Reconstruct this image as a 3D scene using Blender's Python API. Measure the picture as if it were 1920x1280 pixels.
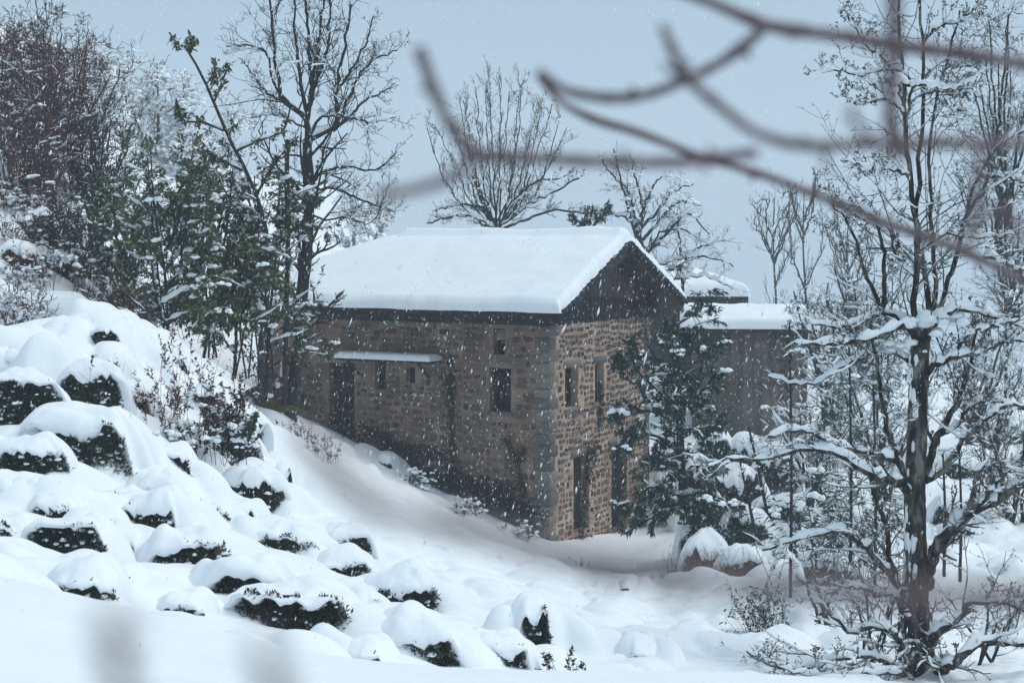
import bpy, math
import numpy as np
from mathutils import Matrix

for _o in list(bpy.data.objects):
    bpy.data.objects.remove(_o)
SC = bpy.context.scene
COL = SC.collection
R = math.radians

# ------------------------------------------------------------------ camera
F, CX, CY = 3000.0, 960.0, 640.0          # focal length and centre in photo pixels
TH = math.atan(190.0 / F)                 # camera looks slightly down
cam = bpy.data.cameras.new('camera')
cam.sensor_width = 36.0
cam.lens = 36.0 * F / 1920.0
cam.clip_start = 0.05
cam.clip_end = 3000.0
cam.dof.use_dof = True
cam.dof.focus_distance = 34.0
cam.dof.aperture_fstop = 4.6
camera = bpy.data.objects.new('camera', cam)
camera.rotation_euler = (R(90) - TH, 0, 0)
COL.objects.link(camera)
SC.camera = camera

# ------------------------------------------------------------------ sky, sun, exposure
SUN_EL, SUN_AZ = 58.0, 92.0               # soft light from the right
world = bpy.data.worlds.new('World')
SC.world = world
world.use_nodes = True
nt = world.node_tree
nt.nodes.clear()
sky = nt.nodes.new('ShaderNodeTexSky')
sky.sky_type = 'NISHITA'
sky.sun_disc = False
sky.sun_elevation = R(SUN_EL)
sky.sun_rotation = R(SUN_AZ)
sky.air_density = 1.0
sky.dust_density = 4.0
sky.ozone_density = 2.0
cloud = nt.nodes.new('ShaderNodeRGB')     # even grey-blue layer of snow cloud over the clear sky
cloud.outputs[0].default_value = (3.75, 5.3, 6.65, 1)
mixs = nt.nodes.new('ShaderNodeMix')
mixs.data_type = 'RGBA'
mixs.inputs[0].default_value = 0.88
bg = nt.nodes.new('ShaderNodeBackground')
bg.inputs['Strength'].default_value = 0.1
wo = nt.nodes.new('ShaderNodeOutputWorld')
nt.links.new(sky.outputs[0], mixs.inputs[6])
nt.links.new(cloud.outputs[0], mixs.inputs[7])
nt.links.new(mixs.outputs[2], bg.inputs['Color'])
nt.links.new(bg.outputs[0], wo.inputs['Surface'])

sl = bpy.data.lights.new('sun', 'SUN')
sl.energy = 1.75
sl.angle = R(45)
sl.color = (1.0, 0.965, 0.915)
sun = bpy.data.objects.new('sun', sl)
# sun_rotation 0 = +Y, turning clockwise seen from above
_az = R(SUN_AZ)
_sx, _sy = math.sin(_az), math.cos(_az)
sun.rotation_euler = (R(90 - SUN_EL), 0, math.atan2(_sx, -_sy))
COL.objects.link(sun)

SC.view_settings.view_transform = 'Standard'
SC.view_settings.look = 'None'
SC.view_settings.gamma = 1.0
SC.view_settings.use_curve_mapping = False
SC.view_settings.exposure = 0.1
SC.cycles.max_bounces = 6
SC.cycles.diffuse_bounces = 3
SC.cycles.glossy_bounces = 2
SC.cycles.volume_bounces = 1
SC.cycles.transparent_max_bounces = 6
SC.cycles.caustics_reflective = False
SC.cycles.caustics_refractive = False

# ------------------------------------------------------------------ helpers
CT, ST = math.cos(TH), math.sin(TH)
def ray(px, py):
    u, v = (px - CX) / F, -(py - CY) / F
    d = np.array([u, CT + v * ST, -ST + v * CT])
    return d / d[1]                        # per metre of depth (world Y)
def P(px, py, Y):
    return ray(px, py) * Y
def proj(p):
    p = np.asarray(p, float)
    f = p[..., 1] * CT - p[..., 2] * ST
    up = p[..., 1] * ST + p[..., 2] * CT
    return CX + F * p[..., 0] / f, CY - F * up / f

def link(o, parent=None):
    COL.objects.link(o)
    if parent is not None:
        o.parent = parent
    return o
def tag(o, label=None, cat=None, group=None, kind=None):
    if label: o['label'] = label
    if cat: o['category'] = cat
    if group: o['group'] = group
    if kind: o['kind'] = kind
    return o
def empty(name, loc=(0, 0, 0), rz=0.0, label=None, cat=None, group=None):
    o = bpy.data.objects.new(name, None)
    o.location = tuple(loc)
    o.rotation_euler = (0, 0, rz)
    o.empty_display_size = 0.3
    COL.objects.link(o)
    return tag(o, label, cat, group)
def cat(parts):
    """join [(V, [F arrays])] into one (V, [F arrays])"""
    Vs, Fs, n = [], {}, 0
    for V, FL in parts:
        V = np.asarray(V, float)
        if len(V) == 0: continue
        for f in (FL if isinstance(FL, list) else [FL]):
            f = np.asarray(f, int)
            if len(f) == 0: continue
            Fs.setdefault(f.shape[1], []).append(f + n)
        Vs.append(V)
        n += len(V)
    if not Vs: return np.zeros((0, 3)), []
    return np.concatenate(Vs), [np.concatenate(f) for f in Fs.values()]
def mesh(name, V, FL):
    V = np.asarray(V, np.float32)
    FL = [np.asarray(f, np.int32) for f in (FL if isinstance(FL, list) else [FL]) if len(f)]
    me = bpy.data.meshes.new(name)
    me.vertices.add(len(V))
    me.vertices.foreach_set('co', V.ravel())
    nl = sum(f.size for f in FL)
    me.loops.add(nl)
    me.loops.foreach_set('vertex_index', np.concatenate([f.ravel() for f in FL]))
    npoly = sum(len(f) for f in FL)
    me.polygons.add(npoly)
    tot = np.concatenate([np.full(len(f), f.shape[1], np.int32) for f in FL])
    st = np.concatenate([[0], np.cumsum(tot)[:-1]]).astype(np.int32)
    me.polygons.foreach_set('loop_start', st)
    me.update(calc_edges=True)
    return me
def mk(name, VF, mat, parent=None, smooth=True, kind=None):
    V, FL = VF
    o_loc = np.zeros(3)
    me = mesh(name, V, FL)
    if smooth:
        me.polygons.foreach_set('use_smooth', np.ones(len(me.polygons), bool))
    me.materials.append(mat)
    o = bpy.data.objects.new(name, me)
    link(o, parent)
    if kind: o['kind'] = kind
    return o
def at_local(VF, origin):
    V, FL = VF
    return np.asarray(V) - np.asarray(origin), FL

BOXF = np.array([[0, 3, 2, 1], [4, 5, 6, 7], [0, 1, 5, 4], [1, 2, 6, 5], [2, 3, 7, 6], [3, 0, 4, 7]])
def box(x0, x1, y0, y1, z0, z1):
    return np.array([[x0, y0, z0], [x1, y0, z0], [x1, y1, z0], [x0, y1, z0],
                     [x0, y0, z1], [x1, y0, z1], [x1, y1, z1], [x0, y1, z1]], float), [BOXF]
def beam(p, q, w, h, upv=(0, 0, 1)):
    """box of width w, height h (top face on the line p-q)"""
    p, q = np.asarray(p, float), np.asarray(q, float)
    t = (q - p) / np.linalg.norm(q - p)
    s = np.cross(t, upv); s /= np.linalg.norm(s)
    n = np.cross(s, t)
    V = []
    for z in (-h, 0):
        for a, b in ((p, -1), (p, 1), (q, 1), (q, -1)):
            V.append(a + s * b * w / 2 + n * z)
    return np.array(V), [BOXF]

# ------------------------------------------------------------------ noise
def _hash(i, j, s):
    h = (i.astype(np.int64) * 374761393 + j.astype(np.int64) * 668265263 + s * 1442695041) & 0x7fffffff
    h = ((h ^ (h >> 13)) * 1274126177) & 0x7fffffff
    return ((h ^ (h >> 16)) & 0xffff) / 65535.0
def vn(x, y, s=0):
    xi, yi = np.floor(x), np.floor(y)
    fx, fy = x - xi, y - yi
    fx = fx * fx * fx * (fx * (fx * 6 - 15) + 10); fy = fy * fy * fy * (fy * (fy * 6 - 15) + 10)
    xi, yi = xi.astype(np.int64), yi.astype(np.int64)
    a, b = _hash(xi, yi, s), _hash(xi + 1, yi, s)
    c, d = _hash(xi, yi + 1, s), _hash(xi + 1, yi + 1, s)
    return (a + (b - a) * fx) * (1 - fy) + (c + (d - c) * fx) * fy - 0.5
def fbm(x, y, s=0, o=3):
    t, a = 0.0, 1.0
    for k in range(o):
        t = t + a * vn(x * 2 ** k + 17.3 * k, y * 2 ** k - 9.1 * k, s + k)
        a *= 0.5
    return t
def sm(a, b, x):
    t = np.clip((x - a) / (b - a), 0, 1)
    return t * t * (3 - 2 * t)

# ------------------------------------------------------------------ materials
def new_mat(name):
    m = bpy.data.materials.new(name)
    m.use_nodes = True
    return m, m.node_tree, m.node_tree.nodes['Principled BSDF']
def nmat(name, cols, scale=6.0, rough=0.8, bump=0.0, bscale=None, island=0.0, detail=5.0, spec=0.3, stretch=(1, 1, 1), ramp=None):
    """noise-coloured material; island>0 mixes in a random value per piece and per object"""
    m, t, b = new_mat(name)
    N, L = t.nodes, t.links
    tc = N.new('ShaderNodeTexCoord'); mp = N.new('ShaderNodeMapping')
    mp.inputs['Scale'].default_value = stretch
    L.new(tc.outputs['Object'], mp.inputs['Vector'])
    no = N.new('ShaderNodeTexNoise'); no.inputs['Scale'].default_value = scale; no.inputs['Detail'].default_value = detail
    L.new(mp.outputs[0], no.inputs['Vector'])
    fac = no.outputs['Fac']
    if island > 0:
        g = N.new('ShaderNodeNewGeometry'); oi = N.new('ShaderNodeObjectInfo')
        ad = N.new('ShaderNodeMath'); ad.operation = 'ADD'
        L.new(g.outputs['Random Per Island'], ad.inputs[0]); L.new(oi.outputs['Random'], ad.inputs[1])
        fr = N.new('ShaderNodeMath'); fr.operation = 'FRACT'; L.new(ad.outputs[0], fr.inputs[0])
        mx = N.new('ShaderNodeMix'); mx.inputs[0].default_value = island
        L.new(fac, mx.inputs[2]); L.new(fr.outputs[0], mx.inputs[3])
        fac = mx.outputs[0]
    cr = N.new('ShaderNodeValToRGB')
    e = cr.color_ramp.elements
    lo, hi = (ramp or (0.3, 0.7)) if island == 0 else (0.12, 0.88)
    while len(e) < len(cols): e.new(0.5)
    for k, c in enumerate(cols):
        e[k].position = lo + (hi - lo) * k / max(1, len(cols) - 1)
        e[k].color = (*c, 1)
    L.new(fac, cr.inputs[0]); L.new(cr.outputs[0], b.inputs['Base Color'])
    b.inputs['Roughness'].default_value = rough
    b.inputs['Specular IOR Level'].default_value = spec
    if bump > 0:
        n2 = N.new('ShaderNodeTexNoise'); n2.inputs['Scale'].default_value = bscale or scale * 4; n2.inputs['Detail'].default_value = 4
        L.new(mp.outputs[0], n2.inputs['Vector'])
        bp = N.new('ShaderNodeBump'); bp.inputs['Strength'].default_value = bump; bp.inputs['Distance'].default_value = 0.03
        L.new(n2.outputs['Fac'], bp.inputs['Height']); L.new(bp.outputs[0], b.inputs['Normal'])
    return m
M = {}
M['snow'] = nmat('snow', [(0.80, 0.845, 0.875), (0.85, 0.885, 0.91)], 3.0, 0.65, 0.25, 16.0, spec=0.15)
M['flake'] = nmat('snow_flake', [(0.86, 0.9, 0.93), (0.9, 0.93, 0.95)], 3.0, 0.8, spec=0.1)
M['bark'] = nmat('bark', [(0.006, 0.008, 0.008), (0.03, 0.03, 0.026), (0.055, 0.052, 0.042), (0.17, 0.165, 0.145)], 11.0, 0.9, 0.8, 30, stretch=(1, 1, 0.3), detail=9, ramp=(.4, .62))
M['bark_frost'] = nmat('bark_frosted', [(0.02, 0.026, 0.028), (0.06, 0.064, 0.062), (0.13, 0.14, 0.14), (0.5, 0.53, 0.55)], 5.0, 0.9, detail=8, ramp=(.36, .68))
M['leaf_mist'] = nmat('leaf_snow_dusted', [(0.02, 0.055, 0.048), (0.06, 0.10, 0.085), (0.3, 0.34, 0.34)], 3.0, 0.6, island=0.7)
M['bark_dark'] = nmat('bark_dark', [(0.010, 0.014, 0.016), (0.035, 0.04, 0.042)], 12.0, 0.9, 0.4, 40)
M['bark_red'] = nmat('bark_red', [(0.045, 0.022, 0.02), (0.13, 0.062, 0.052)], 9.0, 0.85)
M['bark_near'] = nmat('bark_near', [(0.11, 0.072, 0.07), (0.19, 0.135, 0.135), (0.27, 0.215, 0.215)], 30.0, 0.75)
M['moss'] = nmat('moss', [(0.03, 0.035, 0.012), (0.075, 0.08, 0.025)], 20.0, 0.95)
M['leaf_tea'] = nmat('leaf_tea', [(0.006, 0.014, 0.010), (0.016, 0.032, 0.018), (0.034, 0.052, 0.026)], 4.0, 0.5, island=0.75)
M['leaf_dark'] = nmat('leaf_laurel_dark', [(0.006, 0.03, 0.026), (0.014, 0.056, 0.044), (0.035, 0.095, 0.065)], 3.0, 0.42, island=0.7)
M['leaf_green'] = nmat('leaf_laurel', [(0.024, 0.05, 0.028), (0.06, 0.094, 0.04), (0.15, 0.17, 0.055)], 3.0, 0.45, island=0.7)
M['leaf_light'] = nmat('leaf_sapling', [(0.03, 0.05, 0.02), (0.06, 0.085, 0.03), (0.12, 0.13, 0.04)], 3.0, 0.45, island=0.7)
M['leaf_dry'] = nmat('leaf_dry', [(0.035, 0.015, 0.012), (0.09, 0.035, 0.024), (0.16, 0.065, 0.035)], 3.0, 0.8, island=0.7)
M['leaf_grey'] = nmat('leaf_frosted', [(0.05, 0.07, 0.07), (0.12, 0.15, 0.15)], 3.0, 0.7, island=0.7)
M['ivy'] = nmat('leaf_ivy', [(0.007, 0.016, 0.013), (0.016, 0.03, 0.022), (0.035, 0.045, 0.028)], 3.0, 0.5, island=0.7)
M['straw'] = nmat('dry_stalk', [(0.05, 0.035, 0.025), (0.12, 0.085, 0.055)], 3.0, 0.9, island=0.7)
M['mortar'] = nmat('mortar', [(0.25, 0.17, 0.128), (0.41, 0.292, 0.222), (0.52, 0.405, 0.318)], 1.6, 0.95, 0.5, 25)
M['mortar_long'] = nmat('mortar_long_wall', [(0.10, 0.074, 0.06), (0.175, 0.126, 0.10), (0.29, 0.212, 0.165)], 1.2, 0.95, 0.5, 25)  # darker mortar tone for the long wall
M['stone'] = nmat('rubble_stone', [(0.04, 0.037, 0.036), (0.11, 0.075, 0.06), (0.08, 0.082, 0.08), (0.14, 0.10, 0.078), (0.22, 0.155, 0.115)], 9.0, 0.9, 0.4, 30, island=0.8)
M['quoin'] = nmat('quoin_stone', [(0.075, 0.074, 0.071), (0.135, 0.13, 0.122), (0.22, 0.19, 0.158)], 6.0, 0.9, 0.3, 30, island=0.7)
M['plaster'] = nmat('rough_render', [(0.11, 0.08, 0.065), (0.16, 0.12, 0.095)], 2.5, 0.95, 0.5, 22)
M['wood_dark'] = nmat('weathered_dark_wood', [(0.008, 0.011, 0.013), (0.026, 0.028, 0.031)], 5.0, 0.9, island=0.5, stretch=(3, 3, 0.6))
M['wood_lit'] = nmat('lit_brown_wood', [(0.05, 0.036, 0.034), (0.10, 0.073, 0.066)], 5.0, 0.9, island=0.5, stretch=(3, 3, 0.6))  # gable boards where the light falls, painted lighter than the dark wood
M['wood_pale'] = nmat('grey_wood', [(0.14, 0.12, 0.11), (0.22, 0.19, 0.17)], 5.0, 0.9)
M['dark'] = nmat('dark_glass', [(0.008, 0.013, 0.019), (0.018, 0.026, 0.034)], 2.0, 0.35)
M['door'] = nmat('old_door_wood', [(0.014, 0.019, 0.022), (0.035, 0.045, 0.048)], 4.0, 0.85, stretch=(5, 5, 0.5))
M['concrete'] = nmat('stained_concrete', [(0.07, 0.064, 0.056), (0.11, 0.10, 0.088), (0.155, 0.145, 0.128)], 2.0, 0.95, 0.3, 12, stretch=(2.5, 2.5, 0.22), detail=9)
M['tile'] = nmat('dark_roof_tile', [(0.015, 0.018, 0.02), (0.04, 0.042, 0.045)], 5.0, 0.9, island=0.5)
# ------------------------------------------------------------------ terrain
# control points: photo pixel and depth -> height of the snow there
CP = [
 # near bank in front of the camera
 (0,1062,10.5),(110,1114,10.5),(300,1146,10.4),(450,1170,10.3),(560,1204,10.2),(640,1252,10.0),(850,1254,10.5),(1050,1256,10.5),(1250,1260,10.5),(1450,1262,10.5),(1650,1278,10.5),(1900,1310,10.5),
 (0,1280,8),(400,1280,8),(800,1300,8.2),(1200,1310,8.2),(1700,1340,8.2),(-300,1020,10.5),(2200,1340,10.5),
 (100,1150,13.0),(350,1190,13.0),(600,1300,12.6),(850,1330,12.6),(1200,1345,12.6),(1600,1340,12.6),(2000,1350,12.6),
 # tea slope
 (100,1125,15.5),(350,1138,16),(600,1172,16.5),(760,1215,16.5),(900,1245,16.5),(1050,1255,17),(1200,1255,18.5),
 (-250,1000,16),(0,1030,17),(200,1040,18),(450,1050,20),(700,1090,21.5),(950,1150,21.5),(1150,1190,22),(1350,1220,21.5),
 (0,940,19.5),(250,950,21),(500,980,24),(750,1030,26),(1000,1100,26),(1200,1140,27),
 (0,840,22),(200,870,22.5),(400,880,25),(600,930,28),(800,990,30),(1000,1060,30.5),
 (0,740,24.5),(200,760,25),(400,820,28),(560,850,32),(700,920,33),(880,1000,33.5),(1060,1060,33.5),
 (0,655,26),(100,612,27),(160,606,27.3),(250,625,28),(340,660,29),(420,705,31),(480,760,33),
 (-300,700,25),(-600,760,25),(-600,1000,16),
 # along the long wall
 (440,745,43),(560,775,42),(680,833,40.5),(800,905,39.5),(900,960,38.8),(1010,1005,38.0),
 (560,800,38.5),(680,870,37),(800,940,36.2),(930,1010,36),
 # gable side and path
 (1080,1022,38.5),(1150,1005,40.5),(1215,985,42.5),(1120,1050,36),(1230,1020,38.5),(1330,1080,33),(1250,1110,30),(1400,1150,27),(1480,1220,22.5),(1600,1262,18.5),(1750,1290,18.5),(1900,1280,18.5),
 (1270,960,44),(1400,880,46),(1550,1100,28),(1700,1050,30),(1900,1040,30),(1480,960,37),(1700,940,38),(1900,930,38),(1600,850,48),(1500,822,51),(1300,812,51),(1800,850,46),(2100,1000,30),(2100,850,48),
 (1700,800,60),(1850,770,62),(1750,730,80),(1600,740,80),(1950,720,85),
 # left hillside beyond the crest
 (0,680,30),(150,640,31),(300,680,32),(-300,600,30),
 (0,600,32.5),(130,600,33),(240,625,35),(380,660,39),
 (0,500,35),(120,520,37),(250,590,40),(-250,420,35),(0,380,38),(120,420,41),(250,480,44),(400,620,46),
 (-300,250,42),(0,250,46),(150,330,50),(300,430,55),(450,560,56),(-300,100,60),(0,120,65),
 (200,280,75),(350,380,75),(520,450,80),(300,210,95),(150,100,100),(-200,0,100),(450,400,100),(650,450,110),(560,470,70),
 (760,480,120),(1000,520,120),(1300,600,120),(1600,700,110),(1950,720,120),(1000,590,70),(1300,620,70),
]
_c = np.array([P(*c) for c in CP])
def _phi(r2): return np.sqrt(r2 + 4.0)
_A = _phi(((_c[:, None, :2] - _c[None, :, :2]) ** 2).sum(-1))
_n = len(_c)
_K = np.zeros((_n + 3, _n + 3))
_K[:_n, :_n] = _A - np.eye(_n) * 0.15
_K[:_n, _n] = 1; _K[:_n, _n + 1:] = _c[:, :2]
_K[_n:, :_n] = _K[:_n, _n:].T
_w = np.linalg.solve(_K, np.concatenate([_c[:, 2], [0, 0, 0]]))
def base_h(x, y):
    x, y = np.asarray(x, float), np.asarray(y, float)
    out = np.full(x.shape, _w[_n]) + _w[_n + 1] * x + _w[_n + 2] * y
    for k in range(_n):
        out += _w[k] * np.sqrt((x - _c[k, 0]) ** 2 + (y - _c[k, 1]) ** 2 + 4.0)
    far = sm(95, 150, y)                                   # beyond: left hill, valley to the right
    side = sm(-5, -45, x)
    out = np.clip(out, -16, 30)
    fz = -62 + 74 * side + 3 * fbm(x / 40, y / 40, 5)
    return out * (1 - far) + fz * far
BUSHES = [  # centre of the dark front in the photo, its width and height in photo pixels, where it is
 (35, 770, 120, 95, 'broad tea bush cut by the left edge, the upper one of two there'),
 (165, 742, 100, 70, 'tea bush in the upper left with a notch of leaves under a smooth wide cap'),
 (205, 705, 45, 60, 'narrow upright tea bush beside the notched one, high on the slope'),
 (165, 838, 165, 95, 'tea bush with the largest bare dark green front, in the left part of the slope'),
 (42, 872, 110, 55, 'tea bush cut by the left edge, left of the one with largest bare front'),
 (322, 882, 42, 62, 'small tea bush whose dark gap opens to the right of the largest bare front'),
 (476, 918, 90, 46, 'tea bush below the dark shrub with a wide low gap below its cap'),
 (528, 900, 32, 32, 'little tea bush hard against the right side of the one below the dark shrub'),
 (105, 962, 62, 34, 'tea bush with a small gap under a double pillow of snow near the left edge'),
 (208, 938, 78, 18, 'tea bush showing only a thin dark line below its cap, in the left part'),
 (283, 925, 66, 26, 'tea bush with a ragged low gap, above the one with snow blotches among its leaves'),
 (292, 978, 84, 60, 'round tea bush with snow blotches among its dark leaves'),
 (135, 1022, 120, 62, 'tea bush with a long dark front rising to a round knob on its right'),
 (212, 1022, 42, 38, 'small dark tea bush just right of the knobbed one'),
 (345, 1052, 120, 58, 'tea bush whose dark front climbs to the right, in the lower left'),
 (152, 1108, 88, 42, 'tea bush in the hollow behind the big near snow bank at the lower left'),
 (222, 1106, 46, 30, 'small tea bush at the right end of the hollow behind the near snow bank'),
 (470, 1108, 150, 56, 'long tea bush with a jagged fringe of leaves under a heavy cap'),
 (548, 1150, 190, 66, 'tea bush with bare olive green top and almost no snow, in the lower middle'),
 (345, 1146, 60, 20, 'tea bush with a thin dark gap left of the long jagged one'),
 (546, 1026, 92, 36, 'tea bush with two dark dips under its cap, in the middle of the slope'),
 (650, 1022, 62, 22, 'tea bush with a narrow gap, right of the one with two dark dips'),
 (570, 972, 70, 18, 'tea bush with a slit of leaves below a broad white back, upper middle'),
 (756, 1120, 98, 50, 'tea bush on its own with a dark triangle of leaves, toward the right'),
 (690, 1234, 52, 22, 'tea bush cut off by the near bank, left of the two in the lowest row'),
 (788, 1212, 140, 54, 'tea bush in the lowest row with a peaked dark front above the near bank'),
 (942, 1230, 76, 44, 'tea bush in the lowest row, next to the last tall one on the right'),
 (1000, 1185, 44, 82, 'tall narrow tea bush at the right end of the slope with hanging snow tongues'),
 (1195, 1234, 34, 26, 'lone small tea bush by the path near the bottom edge'),
 (1178, 1104, 14, 8, 'tiny dark tuft sticking out of the snow beside the path'),
 (460, 962, 40, 14, 'tea bush with a tiny gap below the one under the dark shrub'),
 (405, 968, 26, 22, 'tea bush showing a small pointed tuft of leaves through the snow'),
 (120, 640, 20, 6, 'tea bush under the very top of the crest with a hairline gap'),
 (196, 636, 52, 26, 'tea bush on the crest with a dark slanting gap under a round cap'),
 (262, 645, 40, 10, 'tea bush on the crest right of the slanting gap'),
 (725, 870, 20, 14, 'little dark shrub poking out of the bank along the house wall'),
]
SHORT = ['the upper bush cut by the left edge', 'the notched bush', 'the narrow upright bush', 'the bush with the largest bare front', 'the lower bush cut by the left edge', 'the small bush right of the largest bare front', 'the bush below the dark shrub', 'the little bush below the dark shrub', 'the double pillow bush', 'the thin line bush', 'the ragged gap bush', 'the snow blotched bush', 'the knobbed bush', 'the small bush beside the knobbed one', 'the bush whose front climbs right', 'the bush behind the near bank', 'the small bush behind the near bank', 'the long jagged bush', 'the bare olive bush', 'the thin gap bush', 'the two dip bush', 'the narrow gap bush', 'the slit bush', 'the dark triangle bush', 'the bush cut off by the near bank', 'the peaked bush in the lowest row', 'the second last bush of the lowest row', 'the tall narrow bush', 'the lone bush by the path', 'the tiny tuft by the path', 'the tiny gap bush', 'the pointed tuft bush', 'the crest top bush', 'the slanting gap bush on the crest', 'the right bush on the crest', 'the little shrub by the house bank']
rng = np.random.default_rng(7)
PIL = []                                                    # snow pillows (x, y, rx, ry, height, angle)
def G0(px, py, h=None, y0=9.0, y1=140.0):
    h = h or base_h
    r = ray(px, py)
    Y = np.linspace(y0, y1, 1600)
    d = r[2] * Y - h(r[0] * Y, Y)
    k = np.where(d < 0)[0]
    k = k[0] if len(k) else len(Y) - 1
    lo, hi = Y[max(k - 1, 0)], Y[k]
    for _ in range(12):
        m = (lo + hi) / 2
        if r[2] * m - float(h(np.array([r[0] * m]), np.array([m]))[0]) < 0: hi = m
        else: lo = m
    return r * hi
def sphere_sites():
    # snow-covered tea bushes that show no leaves: pillows over the slope
    for py in range(636, 1262, 33):
        for px in range(-260, 1300, 78):
            x, y = px + rng.uniform(-36, 36) + (38 if (py // 33) % 2 else 0), py + rng.uniform(-14, 14)
            edge = 1075 + (y - 1000) * 0.75 if y > 1000 else 560 + (y - 750) * 2.0
            if x > edge: continue
            p = G0(x, y, y0=12.8, y1=60)
            if not (13.2 < p[1] < 34): continue
            if y < 650 and x > 330: continue
            k = 1.0 if x < 650 else 0.62
            s = p[1] / F
            PIL.append((p[0], p[1], rng.uniform(58, 125) * s * k, rng.uniform(0.34, 0.55) * (p[1] / 20) ** 0.7 * k + 0.1,
                        rng.uniform(0.15, 0.36) * k, rng.uniform(-0.45, 0.35), 1))
    for _ in range(90):                                      # small hummocks along the house and the path edge
        t = rng.uniform(0, 1)
        x, y = 540 + t * 560 + rng.uniform(-60, 30), 800 + t * 270 + rng.uniform(-15, 60)
        p = G0(x, y, y0=13, y1=60)
        PIL.append((p[0], p[1], rng.uniform(.2, .5), rng.uniform(.2, .45), rng.uniform(.06, .2), 0))
    for _ in range(170):                                     # tussocks under the snow towards the path
        x, y = rng.uniform(720, 1230), rng.uniform(985, 1245)
        p = G0(x, y, y0=13, y1=60)
        if 13.2 < p[1] < 34: PIL.append((p[0], p[1], rng.uniform(.12, .34), rng.uniform(.12, .3), rng.uniform(.05, .15), rng.uniform(-.5, .5)))
    for _ in range(120):                                     # right-hand rough ground
        x, y = rng.uniform(1240, 1960), rng.uniform(830, 1240)
        p = G0(x, y, y0=13, y1=60)
        PIL.append((p[0], p[1], rng.uniform(.3, .9), rng.uniform(.3, .7), rng.uniform(.08, .35), 0))
    for _ in range(80):                                      # left hillside
        x, y = rng.uniform(-200, 420), rng.uniform(340, 640)
        p = G0(x, y, y0=30, y1=70)
        PIL.append((p[0], p[1], rng.uniform(.5, 1.1), rng.uniform(.4, .8), rng.uniform(.15, .5), 0))
sphere_sites()
# further small bushes that fill the rows between those
NB0 = len(BUSHES)
_used = set()
for _py in range(690, 1240, 34):
    for _px in range(-40, 1060, 74):
        x, y = _px + rng.uniform(-22, 22) + (37 if (_py // 34) % 2 else 0), _py + rng.uniform(-9, 9)
        if x > 470 + (y - 800) * 1.05 or y > 1195 + x * .05: continue
        if y > 1030 + .30 * x and x < 420: continue                        # behind the near bank
        p = G0(x, y, base_h, 12.2, 60)
        if not (13.5 < p[1] < 33.5): continue
        w = rng.uniform(50, 105) * (1 if x < 650 else .6); h = rng.uniform(17, 36) * (1 if x < 650 else .6)
        if any(abs(x - B[0]) < (w + B[2]) * .5 - 4 and abs(y - B[1]) < (h + B[3]) * .5 + 12 for B in BUSHES): continue
        d_ = [(x - B[0]) ** 2 + ((y - B[1]) * 1.6) ** 2 for B in BUSHES[:NB0]]
        for j in np.argsort(d_)[:7]:
            du, dv = x - BUSHES[j][0], (y - BUSHES[j][1]) * 1.6
            rel = ('right of' if du > 0 else 'left of') if abs(du) > abs(dv) else ('below' if dv > 0 else 'above')
            if (j, rel) not in _used: break
        else: continue
        _used.add((j, rel))
        BUSHES.append((x, y, w, h, 'small low tea bush %s %s' % (rel, SHORT[j])))
BG, BD = [], []                                             # ground point and size of each leafy tea bush front
for (px, py, w, h, lab) in BUSHES:
    g = G0(px, py + h * .5, base_h, 12.2, 60); s = g[1] / F
    BG.append(g); BD.append((w * s * 1.1, h * s * .96))
_fr = [(g[0], g[1] + .1, w * .62) for g, (w, h) in zip(BG, BD)]
PIL = [p for p in PIL if not any(abs(p[0] - a) < p[2] * .7 + r * .75 and -p[3] * 1.3 - .05 < p[1] - b < p[3] * .6 + .25 for a, b, r in _fr)]
for g, (w, h) in zip(BG, BD):                               # the snow that the bush carries runs on behind and beside it
    a, b = w * .57 + .12, max(.34, w * .36)
    t = h * 1.08 + .07 + min(.2, .10 + .08 * w)
    PIL.append((g[0] + rng.uniform(-.1, .1), g[1] + b * 1.7 + .1, a * 1.6, b * 1.7, t * .95, rng.uniform(-.2, .2)))
    for e in (-1, 1):
        PIL.append((g[0] + e * (a * 1.05 + .08), g[1] + b * 1.1 + rng.uniform(-.1, .3), a * .75 + .15, b * 1.1, t * rng.uniform(.65, .95), rng.uniform(-.4, .4)))
    PIL.append((g[0] + rng.uniform(-.3, .3) * w, g[1] - b * .95 - .12, a * rng.uniform(.9, 1.2), b * .95, rng.uniform(.04, .10), rng.uniform(-.4, .3)))
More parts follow.
